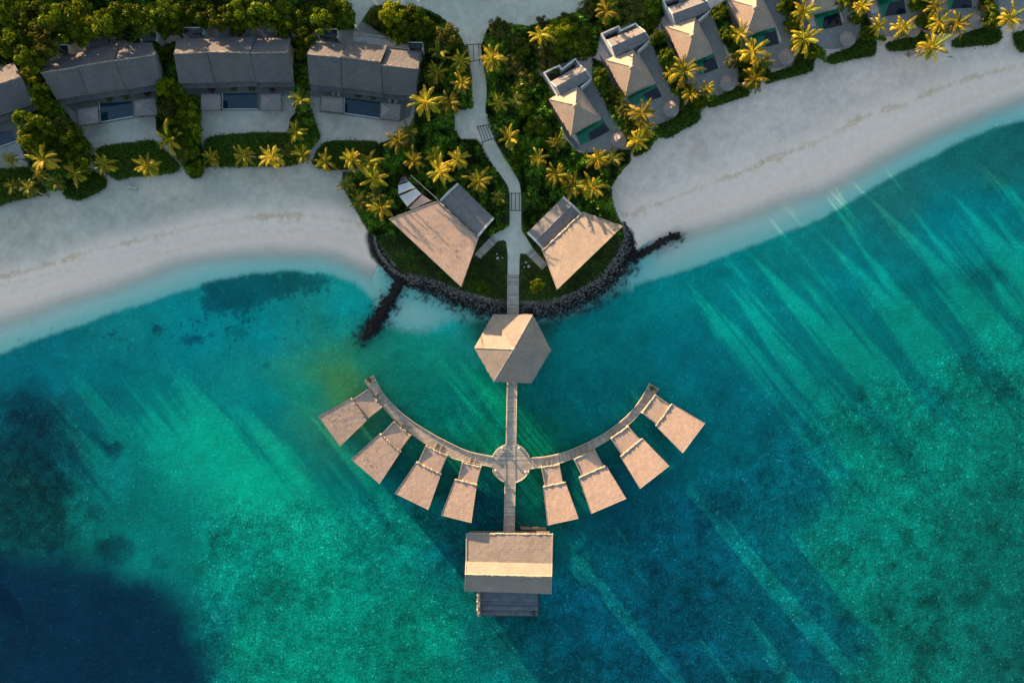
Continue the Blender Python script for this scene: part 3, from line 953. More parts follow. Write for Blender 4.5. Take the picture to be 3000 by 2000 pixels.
# ---- broadleaf trees
def tree_meshes(seed, leaf_mat, sparse=0):
    rng = np.random.default_rng(seed)
    rnd = random.Random(seed)
    ncl = 34
    cen = []
    while len(cen) < ncl:
        a = rng.uniform(0, 2 * math.pi)
        rr = 3.0 * math.sqrt(rng.uniform(0, 1)) * rng.uniform(.85, 1.0)
        zz = 3.6 + 2.9 * math.sqrt(max(0, 1 - (rr / 3.3) ** 2)) * rng.uniform(.25, 1.0) - .3
        cen.append((rr * math.cos(a), rr * math.sin(a), zz, rng.uniform(.55, 1.0)))
    pcs, lum, tin, siz, nr = [], [], [], [], []
    for (x, y, z, r) in cen:
        n = int((60 if sparse else 95) * r * r / .55)
        d = rng.normal(0, 1, (n, 3))
        d /= np.linalg.norm(d, axis=1, keepdims=True)
        d[:, 2] = np.abs(d[:, 2]) * .9 - .25
        rad = r * rng.uniform(.55, 1.08, (n, 1))
        pcs.append(np.array([x, y, z]) + d * rad * np.array([1, 1, .75]))
        nr.append(d)
        l0 = rng.uniform(.25, .8)
        lum.append(np.clip(l0 + rng.normal(0, .12, n), 0, 1))
        tin.append(np.clip(rng.normal(.45, .25, n), 0, 1))
        siz.append(rng.uniform(.25, .5, n) * (1.25 if sparse else 1))
    v_, q_ = leaves(np.concatenate(pcs), np.concatenate(nr), np.concatenate(siz), .45, .55, rng)
    crown = np_mesh('crown', v_, q_, {'tint': ('FLOAT', rep4(np.concatenate(tin))), 'lum': ('FLOAT', rep4(np.concatenate(lum)))})
    crown.materials.append(leaf_mat)
    mb = MB()
    mb.tube([(0, 0, 0), (rnd.uniform(-.1, .1), rnd.uniform(-.1, .1), 1.3), (rnd.uniform(-.25, .25), rnd.uniform(-.25, .25), 2.6), (0, 0, 4.2)], [.26, .2, .16, .08], 7)
    for k in range(7):
        c = cen[k * 4]
        mb.tube([(0, 0, 2.1 + .2 * k), (c[0] * .5, c[1] * .5, 3.4), (c[0] * .9, c[1] * .9, c[2])], [.12, .08, .035], 5)
    me_ = bpy.data.meshes.new('trunk')
    me_.from_pydata(mb.v, [], mb.f)
    me_.materials.append(M['bark_dark'])
    return crown, me_


TREE = [tree_meshes(100 + k, M['tree_leaf']) for k in range(4)] + [tree_meshes(200, M['tree_olive'], 1), tree_meshes(201, M['tree_olive'], 1)] + [tree_meshes(300, M['bush_lime'])]
ORD = ['first', 'second', 'third', 'fourth', 'fifth', 'sixth', 'seventh', 'eighth', 'ninth', 'tenth', 'eleventh', 'twelfth', 'thirteenth', 'fourteenth', 'fifteenth', 'sixteenth', 'seventeenth', 'eighteenth', 'nineteenth', 'twentieth', 'twenty-first', 'twenty-second', 'twenty-third', 'twenty-fourth']


def ordinal(i, n):
    if n == 1:
        return ''
    if n == 2:
        return (', the left one', ', the right one')[i]
    if i == 0:
        return ', leftmost of %s' % {3: 'three', 4: 'four', 5: 'five', 6: 'six', 7: 'seven', 8: 'eight'}.get(n, 'the row')
    if i == n - 1:
        return ', rightmost of %s' % {3: 'three', 4: 'four', 5: 'five', 6: 'six', 7: 'seven', 8: 'eight'}.get(n, 'the row')
    return ', %s from left' % ORD[i]


def place(proto, name, cat, label, group, x, y, r, rad0, zc, rnd, lean=None, flat=1.0):
    k = r * S / rad0
    z0 = gz(x, y)
    rz = rnd.uniform(0, 2 * math.pi)
    top = W(x, y, z0 + zc * k)
    if lean is not None:
        c_, s_ = math.cos(rz), math.sin(rz)
        top = top - Vector((lean[0] * c_ - lean[1] * s_, lean[0] * s_ + lean[1] * c_, 0)) * k
    o = thing(name, label, cat, (top.x, top.y, z0), group)
    o.rotation_euler = (0, 0, rz)
    o.scale = (k, k, k * flat)
    for me_, nm in zip(proto, ('crown', 'trunk')):
        c = bpy.data.objects.new(nm, me_)
        COL.objects.link(c)
        c.parent = o
    return o


TREES = [
    ('along the top left edge of the photo', 'woodland trees in the top left corner', [(22, 18, 50, 0), (95, 40, 52, 1), (160, 55, 58, 2), (225, 40, 56, 6), (300, 55, 50, 3), (355, 38, 46, 0), (420, 52, 46, 1), (478, 28, 46, 2), (528, 42, 46, 3), (585, 30, 46, 0), (640, 40, 46, 1), (698, 25, 46, 2), (758, 45, 48, 3), (822, 40, 46, 0), (890, 35, 42, 1), (940, 55, 38, 2), (995, 30, 44, 3)]),
    ('behind the left thatched houses, second row', 'woodland trees in the top left corner', [(28, 120, 46, 1), (75, 165, 42, 2), (120, 105, 44, 5), (70, 90, 36, 3), (240, 92, 40, 0), (320, 88, 34, 2), (500, 78, 34, 1), (690, 75, 34, 3), (830, 75, 34, 2)]),
    ('between the two leftmost thatched houses', 'trees between the thatched houses', [(75, 222, 36, 6), (112, 270, 36, 1), (130, 318, 40, 2), (65, 352, 38, 0), (108, 372, 42, 3), (168, 372, 44, 5), (80, 408, 40, 6), (205, 400, 44, 2), (150, 432, 40, 0), (228, 442, 40, 1), (235, 482, 30, 3)]),
    ('between the second and middle thatched houses', 'trees between the thatched houses', [(486, 150, 26, 2), (478, 255, 34, 6), (520, 282, 38, 0), (490, 320, 38, 4), (545, 335, 40, 2), (505, 372, 36, 1), (560, 385, 36, 3), (548, 432, 32, 0), (572, 488, 26, 1)]),
    ('between the middle and rightmost thatched houses', 'trees between the thatched houses', [(893, 108, 34, 0), (882, 150, 24, 6), (885, 230, 20, 2)]),
    ('between the rightmost thatched house and road', 'tree clump beside the road', [(1105, 45, 34, 5), (1150, 35, 44, 6), (1195, 55, 48, 0), (1170, 88, 42, 1), (1232, 72, 40, 2), (1265, 98, 38, 3), (1308, 105, 40, 4), (1282, 128, 36, 5), (1330, 128, 30, 2)]),
    ('right of the upper footpath', 'trees right of the footpath', [(1458, 82, 34, 4), (1495, 105, 38, 4), (1530, 140, 34, 3), (1470, 130, 28, 2), (1500, 190, 36, 5), (1540, 235, 34, 4), (1520, 275, 30, 1), (1545, 320, 34, 2), (1568, 372, 34, 0), (1595, 410, 30, 1), (1540, 425, 26, 3), (1515, 462, 26, 2)]),
    ('behind the first pool villa, below the road', 'trees behind the pool villas', [(1598, 128, 40, 5), (1640, 88, 44, 6), (1690, 100, 44, 0), (1655, 145, 44, 1), (1700, 150, 36, 2), (1608, 185, 36, 4), (1650, 62, 30, 3), (1592, 72, 28, 4), (1720, 118, 24, 3)]),
    ('behind the second pool villa, at the top edge', 'trees behind the pool villas', [(1855, 25, 46, 5), (1900, 70, 34, 0), (1920, 15, 36, 1), (1720, 20, 30, 4)]),
    ('in the strip right of the first pool villa', 'shrubby trees between the pool villas', [(1762, 222, 26, 0), (1795, 272, 26, 2), (1828, 325, 26, 4), (1850, 372, 26, 3)]),
    ('in the strip right of the second pool villa', 'shrubby trees between the pool villas', [(1932, 108, 26, 1), (1958, 160, 26, 2), (1992, 215, 26, 0), (2024, 268, 26, 5), (2052, 292, 26, 3)]),
    ('in the strip right of the third pool villa', 'shrubby trees between the pool villas', [(2108, 32, 26, 3), (2135, 92, 26, 1), (2150, 175, 24, 4), (2185, 165, 26, 0), (2225, 205, 26, 2)]),
    ('in the strip right of the fourth pool villa', 'shrubby trees between the pool villas', [(2302, 12, 26, 0), (2322, 70, 26, 2), (2345, 120, 26, 1), (2385, 150, 26, 3)]),
    ('in the strip right of the fifth pool villa', 'shrubby trees between the pool villas', [(2482, 5, 26, 2), (2512, 45, 26, 1), (2548, 92, 26, 0)]),
    ('in the strip right of the sixth pool villa', 'shrubby trees between the pool villas', [(2688, 8, 26, 3), (2712, 58, 26, 0)]),
    ('in the strip right of the seventh pool villa', 'shrubby trees between the pool villas', [(2885, 2, 26, 1), (2905, 58, 26, 2)]),
]
rnd = random.Random(5)
LOOK = {0: 'dense green tree', 1: 'dense green tree', 2: 'dark green tree', 3: 'dark green tree', 4: 'olive leaved tree', 5: 'olive leaved tree', 6: 'bright lime green tree'}
for zone, grp, lst in TREES:
    lst = sorted(lst)
    n = len(lst)
    for i, (x, y, r, k) in enumerate(lst):
        fl = (1.0 if 'between the pool' in grp else .48 if 'pool vill' in grp or 'footpath' in grp else (.8 if 'road' in grp else (1.25 if 'second row' in zone else 1.0))) * rnd.uniform(.8, 1.5)
        place(TREE[k], 'broadleaf_tree', 'tree', LOOK[k] + ' ' + zone + ordinal(i, n), grp, x, y, r * 1.08, 3.6, 5.4 * fl, rnd, None, fl)
# round bushes on the promontory
for (x, y, r, k, lab) in [(1571, 838, 24, 6, 'round lime yellow bush on the lawn below the right pavilion'), (1415, 842, 26, 2, 'round dark green bush on the lawn below the left pavilion'), (1480, 600, 0, 0, '')]:
    if r:
        o = place(TREE[k], 'round_bush', 'bush', lab, 'round bushes on the promontory lawn', x, y, r, 3.4, 5.0 if k == 6 else 3.2, rnd)
        o.location.z = gz(x, y) - (0 if k == 6 else .9)


# ---- coconut palms
def palm_meshes(seed, leaf_mat):
    rng = np.random.default_rng(seed)
    h = rng.uniform(4.0, 5.8)
    lean = np.array([rng.uniform(-1.5, 1.5), rng.uniform(-1.5, 1.5)])
    top = np.array([lean[0], lean[1], h])
    n = rng.integers(17, 24)
    V, Q, LM, TN = [], [], [], []
    b = 0
    for i in range(n):
        az = i * 2.39996 + rng.uniform(-.45, .45)
        age = i / n
        e0 = math.radians(70 - 84 * age + rng.uniform(-14, 14))
        Lf = rng.uniform(3.0, 3.9) * rng.uniform(.72, 1.05) * (.75 + .25 * math.sin(math.pi * min(1, age + .3)))
        bend = rng.uniform(.8, 1.3) + .7 * age
        Lf0 = rng.uniform(.72, 1.08)
        m = 17
        p = top.copy()
        pts, dirs = [], []
        twist = rng.uniform(-.35, .35)
        for k in range(m + 1):
            t_ = k / m
            el = e0 - bend * t_ ** 1.3
            a2 = az + twist * t_
            d = np.array([math.cos(el) * math.cos(a2), math.cos(el) * math.sin(a2), math.sin(el)])
            pts.append(p.copy())
            dirs.append(d)
            p = p + d * Lf / m
        gold = np.clip(rng.normal(.3 + .45 * age, .28), 0, 1)
        lum0 = np.clip(rng.normal(.6, .15), 0, 1)
        for k in range(2, m + 1):
            t_ = k / m
            d = dirs[k]
            side = np.cross(d, [0, 0, 1.0])
            side /= np.linalg.norm(side) + 1e-9
            up = np.cross(side, d)
            ll = (.52 * math.sin(math.pi * min(.97, .12 + .85 * t_)) ** .7 + .1) * rng.uniform(.8, 1.15)
            for sgn in (-1, 1):
                tip = pts[k] + (side * sgn * .7 + d * .75 - up * rng.uniform(.05, .45)) * ll
                w_ = d * .105
                mid = (pts[k] + tip) * .5 + up * .05
                V += [pts[k] - w_ * .5, mid - w_, tip, mid + w_]
                Q.append((b, b + 1, b + 2, b + 3))
                LM += [lum0 + rng.normal(0, .06)] * 4
                TN += [np.clip(gold + .3 * t_ - .1, 0, 1)] * 4  # golder towards the tip: lit tips and shaded base put into the tint
                b += 4
        for k in range(m):            # rachis
            side = np.cross(dirs[k], [0, 0, 1.0])
            side = side / (np.linalg.norm(side) + 1e-9) * .05 * (1.2 - k / m)
            V += [pts[k] - side, pts[k] + side, pts[k + 1] + side, pts[k + 1] - side]
            Q.append((b, b + 1, b + 2, b + 3))
            LM += [.95] * 4
            TN += [1.0] * 4
            b += 4
    crown = np_mesh('crown', np.array(V), np.array(Q), {'tint': ('FLOAT', TN), 'lum': ('FLOAT', np.clip(LM, 0, 1))})
    crown.materials.append(leaf_mat)
    mb = MB()
    K = 9
    pts = [(lean[0] * (k / K) ** 1.7, lean[1] * (k / K) ** 1.7, h * k / K) for k in range(K + 1)]
    mb.tube(pts, [.24 - .1 * (k / K) + (.08 if k == 0 else 0) for k in range(K + 1)], 7)
    me_ = bpy.data.meshes.new('trunk')
    me_.from_pydata(mb.v, [], mb.f)
    me_.materials.append(M['bark'])
    return (crown, me_), lean, h


PALM = [palm_meshes(400 + k, M['palm_leaf']) for k in range(8)] + [palm_meshes(440 + k, M['palm_green']) for k in range(3)]
PALMS = [
    ('in the bed at the left photo edge', 'palms along the left beach', [(31, 467, 31, 0), (126, 467, 43, 1), (115, 512, 26, 2), (38, 547, 28, 9), (84, 550, 34, 8), (165, 534, 28, 10)]),
    ('leaning out of the shrub tongue on the left sand', 'palms along the left beach', [(222, 509, 36, 3)]),
    ('over the second thatched house hedge', 'palms along the left beach', [(306, 482, 32, 4), (432, 488, 38, 5), (494, 408, 46, 6), (532, 458, 24, 9)]),
    ('over the middle thatched house hedge', 'palms along the left beach', [(620, 463, 28, 7), (715, 455, 35, 0), (795, 460, 37, 1), (845, 440, 26, 9), (887, 455, 31, 2)]),
    ('between the middle and rightmost thatched houses', 'palms along the left beach', [(883, 293, 40, 8), (868, 387, 33, 3)]),
    ('over the hedge below the rightmost thatched house', 'palms along the left beach', [(952, 475, 35, 4), (1029, 467, 34, 5), (1082, 475, 36, 6)]),
    ('in the grove right of the rightmost thatched house', 'palms on the promontory', [(1166, 413, 42, 7), (1197, 383, 30, 10), (1247, 297, 45, 0), (1265, 228, 30, 9), (1212, 471, 35, 1), (1319, 302, 40, 2)]),
    ('on the left side of the upper footpath', 'palms on the promontory', [(1288, 150, 32, 10), (1280, 214, 33, 3), (1349, 180, 38, 4), (1353, 245, 37, 5)]),
    ('at the beach edge left of the left pavilion', 'palms on the promontory', [(1094, 524, 40, 6), (1105, 575, 30, 8), (1116, 609, 42, 7), (1016, 543, 30, 9), (1053, 592, 33, 10)]),
    ('between the left pavilion and the footpath bend', 'palms on the promontory', [(1289, 505, 40, 1), (1342, 467, 37, 2), (1273, 457, 28, 3), (1404, 530, 41, 4), (1461, 580, 27, 8)]),
    ('on the right side of the footpath', 'palms on the promontory', [(1441, 172, 42, 5), (1460, 302, 34, 6), (1491, 402, 38, 7), (1512, 295, 26, 9)]),
    ('in the cluster above the right pavilion', 'palms on the promontory', [(1577, 467, 34, 0), (1632, 417, 29, 1), (1632, 513, 37, 2), (1682, 543, 41, 3), (1736, 551, 41, 4)]),
    ('on the beach corner below the first pool villa', 'palms on the promontory', [(1751, 467, 37, 5), (1797, 463, 33, 10)]),
    ('beside the road right of the junction', 'palms behind the pool villas', [(1583, 103, 38, 6), (1778, 31, 43, 7)]),
    ('beside the emerald shelf of the second villa pool', 'palms in front of the pool villas', [(1820, 287, 24, 0)]),
    ('right of the first pool villa, beside its parasol', 'palms in front of the pool villas', [(1880, 335, 45, 1), (1890, 380, 36, 2), (1866, 414, 33, 3)]),
    ('beside the dark pool of the third villa', 'palms in front of the pool villas', [(2004, 208, 46, 4), (2023, 275, 36, 5), (1966, 217, 28, 6), (2071, 260, 26, 7)]),
    ('between the third and fourth pool villas', 'palms in front of the pool villas', [(2167, 99, 40, 0), (2205, 150, 40, 1), (2211, 232, 40, 2), (2244, 180, 28, 9)]),
    ('between the fourth and fifth pool villas', 'palms in front of the pool villas', [(2355, 36, 38, 3), (2356, 115, 43, 4)]),
    ('around the terrace of the sixth pool villa', 'palms in front of the pool villas', [(2526, 16, 36, 5), (2574, 76, 34, 6), (2644, 83, 40, 7)]),
    ('between the sixth and seventh pool villas', 'palms in front of the pool villas', [(2742, 18, 40, 0), (2750, 66, 38, 1), (2804, 70, 41, 2), (2730, 137, 45, 3)]),
    ('at the top right corner beyond the last parasol', 'palms in front of the pool villas', [(2960, 54, 42, 4), (2890, 25, 20, 5)]),
]
SIZE = lambda r: 'large' if r > 41 else ('mid sized' if r > 33 else 'small')
for zone, grp, lst in PALMS:
    lst = sorted(lst)
    n = len(lst)
    for i, (x, y, r, k) in enumerate(lst):
        proto, ln, h = PALM[k]
        lab = ('dull green palm ' if k > 7 else 'golden lit palm ') + zone + ordinal(i, n)
        place(proto, 'palm_tree', 'palm', lab, grp, x, y, r * rnd.uniform(.98, 1.18), 3.15, h + .3, rnd, ln)


def woodland():
    """the wood that carries on past the top and left edges; its trees shade the beach"""
    rng = np.random.default_rng(77)
    pts = []
    def zone(x0, x1, y0, y1, n, h0, h1):
        for _ in range(n):
            pts.append((rng.uniform(x0, x1), rng.uniform(y0, y1), rng.uniform(h0, h1)))
    zone(-300, 1060, -330, -45, 110, 5.5, 7.8)
    zone(-420, -55, -60, 470, 60, 5.0, 6.6)
    zone(-1100, -420, 0, 560, 90, 5.5, 7.5)
    zone(-1700, -700, 560, 900, 60, 5.5, 7.5)
    zone(1060, 1700, -330, -60, 70, 4.0, 5.2)
    zone(1700, 2000, -330, -80, 46, 3.4, 4.6)
    zone(2000, 3300, -400, -90, 190, 3.8, 5.6)
    vs, qs, ms, lm, tn = [], [], [], [], []
    b = 0
    for (x, y, h) in pts:
        p = W(x, y, 1.1)
        n = 130
        d = rng.normal(0, 1, (n, 3))
        d /= np.linalg.norm(d, axis=1, keepdims=True)
        r = h * .48
        c = np.array([p.x, p.y, 1.1 + h * .62]) + d * np.array([r, r, h * .38]) * rng.uniform(.6, 1.0, (n, 1))
        v_, q_ = leaves(c, d, rng.uniform(.9, 1.7, n), .5, .7, rng)
        vs.append(v_)
        qs.append(q_ + b)
        b += len(v_)
        ms.append(np.zeros(n, np.int32))
        lm.append(np.full(len(v_), rng.uniform(.2, .7)))
        tn.append(np.full(len(v_), rng.uniform(.1, .7)))
        tv = np.array([[p.x + a * .2, p.y + c_ * .2, z] for z in (1.0, 1.1 + h * .6) for a, c_ in ((-1, -1), (1, -1), (1, 1), (-1, 1))])
        tq = np.array([[0, 1, 5, 4], [1, 2, 6, 5], [2, 3, 7, 6], [3, 0, 4, 7]])
        vs.append(tv)
        qs.append(tq + b)
        b += 8
        ms.append(np.ones(4, np.int32))
        lm.append(np.zeros(8))
        tn.append(np.zeros(8))
    me_ = np_mesh('woodland', np.concatenate(vs), np.concatenate(qs), {'tint': ('FLOAT', np.concatenate(tn)), 'lum': ('FLOAT', np.concatenate(lm))})
    me_.materials.append(M['tree_leaf'])
    me_.materials.append(M['bark_dark'])
    me_.polygons.foreach_set('material_index', np.concatenate(ms))
    o = link('woodland', me_, None)
    tag(o, 'wood of low broadleaf trees running on past the top and left edges', 'woodland', None, 'stuff')


woodland()


# ---- boulders
def boulders(name, line, widths, n, label, cat, mats, smax=.75, heap=.7, seed=3, split=None):
    rng = np.random.default_rng(seed)
    import bmesh
    bm = bmesh.new()
    bmesh.ops.create_icosphere(bm, subdivisions=1, radius=1)
    bv = np.array([v_.co[:] for v_ in bm.verts])
    bf = np.array([[v_.index for v_ in f.verts] for f in bm.faces])
    bm.free()
    ln = np.array(line, float)
    seg = np.linalg.norm(np.diff(ln, axis=0), axis=1)
    cum = np.concatenate([[0], np.cumsum(seg)])
    vs, fs, ms = [], [], []
    b = 0
    for i in range(n):
        s_ = rng.uniform(0, cum[-1])
        k = min(np.searchsorted(cum, s_, 'right') - 1, len(seg) - 1)
        t_ = (s_ - cum[k]) / seg[k]
        p = ln[k] * (1 - t_) + ln[k + 1] * t_
        d = (ln[k + 1] - ln[k]) / seg[k]
        w_ = widths[k] * (1 - t_) + widths[k + 1] * t_
        o_ = float(np.clip(rng.uniform(-1.3, .75) + abs(rng.normal(0, .3)) if split is not None else rng.normal(0, .45), -1.3, 1.5))
        p = p + np.array([-d[1], d[0]]) * o_ * w_ * .5
        sz = rng.uniform(.13, smax) * rng.uniform(.7, 1)
        hz = heap * max(0, 1 - o_ * o_) * rng.uniform(.4, 1) if split is None else heap * (.55 - .5 * o_) * rng.uniform(.6, 1)
        g0 = max(float(ground_z(p[None])[0]), -.35)
        z = g0 * (.6 if split is not None else .5) + hz
        c = np.array(W(p[0], p[1], z))
        R = np.array(Euler(rng.uniform(0, 6.3, 3)).to_matrix())
        v_ = (bv * rng.uniform(.72, 1.2, (len(bv), 1)) * np.array([1, rng.uniform(.65, 1), rng.uniform(.5, .85)])) @ R.T * sz + c
        vs.append(v_)
        fs.append(bf + b)
        b += len(bv)
        ms.append(np.full(len(bf), 1 if (split is not None and (o_ + rng.normal(0, .4)) < split) else 0, np.int32))
    me_ = np_mesh(name, np.concatenate(vs), np.concatenate(fs))
    for m_ in mats:
        me_.materials.append(m_)
    me_.polygons.foreach_set('material_index', np.concatenate(ms))
    tag(link(name, me_, None), label, cat, None, 'stuff')


RING = spline([(1092, 690), (1100, 730), (1128, 775), (1165, 812), (1205, 830), (1250, 838), (1300, 860), (1370, 888), (1430, 906), (1500, 912), (1580, 912), (1645, 902), (1705, 876), (1765, 838), (1815, 788), (1842, 735), (1842, 690), (1828, 650)], 3)
wr_ = np.interp(np.arange(len(RING)), np.arange(0, len(RING), 3)[:18], [12, 16, 18, 24, 38, 46, 50, 50, 52, 50, 52, 54, 54, 56, 56, 44, 28, 12])
boulders('revetment_boulders', RING, wr_, 6800, 'belt of grey and black boulders round the seaward edge of the promontory', 'boulders', [M['rock'], M['rock_dry']], .31, .85, 3, -.2)
boulders('groyne_boulders', [(1176, 815), (1149, 868), (1116, 921), (1093, 958), (1062, 996)], [36, 32, 46, 48, 8], 1300, 'black boulder groyne reaching down left into the water from the promontory', 'groyne', [M['rock']], .55, .7, 4)
boulders('groyne_boulders', [(1846, 760), (1881, 742), (1914, 725), (1947, 703), (1991, 688)], [38, 28, 16, 20, 22], 480, 'black boulder groyne reaching right onto the beach water from the promontory', 'groyne', [M['rock']], .55, .55, 5)
# ------------------------------------------------------------------ buildings
def Q3(pts, z):
    if not isinstance(z, (list, tuple)):
        z = [z] * len(pts)
    return [W(p[0], p[1], zz) for p, zz in zip(pts, z)]


def inset(pts, d):
    """move the corners of a footprint towards its middle by d metres"""
    c = sum((Vector((p.x, p.y, 0)) for p in pts), Vector()) / len(pts)
    out = []
    for p in pts:
        v_ = Vector((p.x, p.y, 0)) - c
        k = max(.2, 1 - d / max(v_.length, .01))
        q_ = c + v_ * k
        out.append((q_.x, q_.y))
    return out


def plate(poly2, z0, z1, name, mat, parent, label=None):
    mb = MB()
    mb.prism([tuple(p)[:2] for p in poly2], z0, z1)
    return part(name, mb, mat, parent, label)


def wall_line(a, b, z0, z1, t, name, mat, parent, label=None):
    mb = MB()
    a, b = Vector((a.x, a.y, 0)), Vector((b.x, b.y, 0))
    d = b - a
    mb.box(((a.x + b.x) / 2, (a.y + b.y) / 2, (z0 + z1) / 2), (d.length, t, z1 - z0), math.atan2(d.y, d.x))
    return part(name, mb, mat, parent, label)


def hip(pts, apex, t, name, mat, parent, cap=True):
    """pyramid thatch: eave corners pts, one apex"""
    mb = MB()
    n = len(pts)
    a = sum((pts[i].x * pts[(i + 1) % n].y - pts[(i + 1) % n].x * pts[i].y) for i in range(n))
    if a < 0:
        pts = pts[::-1]
    for i in range(n):
        p, q_ = pts[i], pts[(i + 1) % n]
        L_ = (q_ - p).length
        hgt = (apex - (p + q_) / 2).length
        K = 6
        prev = None
        for k in range(K):
            f0, f1 = k / K, (k + 1) / K
            r0 = [p.lerp(apex, f0), q_.lerp(apex, f0)]
            r1 = [p.lerp(apex, f1), q_.lerp(apex, f1)]
            if k == K - 1:
                mb.face([r0[0], r0[1], apex], [(L_ * f0 / 2, f0 * hgt), (L_ * (1 - f0 / 2), f0 * hgt), (L_ / 2, hgt)])
            else:
                mb.face([r0[0], r0[1], r1[1], r1[0]], [(L_ * f0 / 2, f0 * hgt), (L_ * (1 - f0 / 2), f0 * hgt), (L_ * (1 - f1 / 2), f1 * hgt), (L_ * f1 / 2, f1 * hgt)])
        d = Vector((0, 0, t))
        mb.face([p - d, q_ - d, q_, p], [(0, 0), (L_, 0), (L_, t), (0, t)])
    mb.face([p - Vector((0, 0, t)) for p in pts[::-1]])
    o = part(name, mb, mat, parent)
    if cap:
        capm = cap if not isinstance(cap, bool) else M['thatch_lip']
        mc = MB()
        for p in pts:
            mc.lip(p.lerp(apex, .02) + Vector((0, 0, .02)), apex, .055, .5, .3)
        mc.cone((apex.x, apex.y), .55, apex.z - .25, apex.z + .18, 10, .05, 2)
        part('ridge_cap', mc, capm, o)
        me_ = MB()
        for i in range(n):
            me_.lip(pts[i] + Vector((0, 0, -t * .4)), pts[(i + 1) % n] + Vector((0, 0, -t * .4)), .13, .45, .35)
        part('eave_edge', me_, mat, o)
    return o


def gazebo(quad, z0, ze, za, label, group, mat='thatch_mid'):
    pts = Q3(quad, ze)
    c = sum(pts, Vector()) / 4
    g = thing('thatched_gazebo', label, 'gazebo', (c.x, c.y, z0), group)
    hip(pts, Vector((c.x, c.y, za)), .15, 'roof', M[mat], g, M[mat])
    for x, y in inset(pts, .5):
        mb = MB()
        mb.bar((x, y, z0), (x, y, ze + .2), .07)
        part('post', mb, M['timber_dark'], g)
    return g


def pool(quad, z, label, mat='pool_blue', group=None):
    pts = Q3(quad, z)
    c = sum(pts, Vector()) / 4
    g = thing('swimming_pool', label, 'pool', (c.x, c.y, z), group)
    plate([(p.x, p.y) for p in pts], z - .25, z + .012, 'pool_water', M[mat], g)
    for i in range(4):
        wall_line(pts[i], pts[(i + 1) % 4], z - .2, z + .06, .18, 'coping', M['white' if i in (2, 3) else 'paving'], g)
    return g


def lounger(px, py, z, ang, label, group, L_=2.0):
    p = W(px, py, z)
    g = thing('sun_lounger', label, 'sun lounger', p, group)
    c, s_ = math.cos(ang), math.sin(ang)
    mb = MB()
    mb.box((p.x, p.y, z + .22), (.7, L_, .08), ang)
    for a, b in ((-.28, -.8), (.28, -.8), (-.28, .8), (.28, .8)):
        mb.box((p.x + a * c - b * s_, p.y + a * s_ + b * c, z + .1), (.06, .06, .2), ang)
    part('frame', mb, M['timber'], g)
    mb = MB()
    b = -.25
    mb.box((p.x - b * s_ * 1, p.y + b * c, z + .31), (.62, L_ * .68, .1), ang)
    q0 = lambda a, b_, zz: (p.x + a * c - b_ * s_, p.y + a * s_ + b_ * c, zz)
    mb.slab([q0(-.31, .42, z + .36), q0(.31, .42, z + .36), q0(.31, L_ / 2, z + .62), q0(-.31, L_ / 2, z + .62)], .09)
    part('cushion', mb, M['cushion'], g)
    return g


def plant_ball(px, py, z, r, mat, label, name='potted_plant', cat='plant', group=None, pot=True):
    p = W(px, py, z)
    g = thing(name, label, cat, p, group)
    n = 90
    d = RNG.normal(0, 1, (n, 3))
    d /= np.linalg.norm(d, axis=1, keepdims=True)
    d[:, 2] = np.abs(d[:, 2])
    v_, q_ = leaves(d * r * RNG.uniform(.5, 1, (n, 1)) + np.array([0, 0, .45 if pot else .05]), d, RNG.uniform(.25, .5, n), .5, .5)
    me_ = np_mesh('foliage', v_, q_, {'tint': ('FLOAT', rep4(RNG.random(n))), 'lum': ('FLOAT', rep4(RNG.random(n)))})
    link('foliage', me_, M[mat], g)
    if pot:
        mb = MB()
        mb.tube([(p.x, p.y, z), (p.x, p.y, z + .5)], [r * .42, r * .6], 12)
        part('pot', mb, M['pot'], g)
    return g


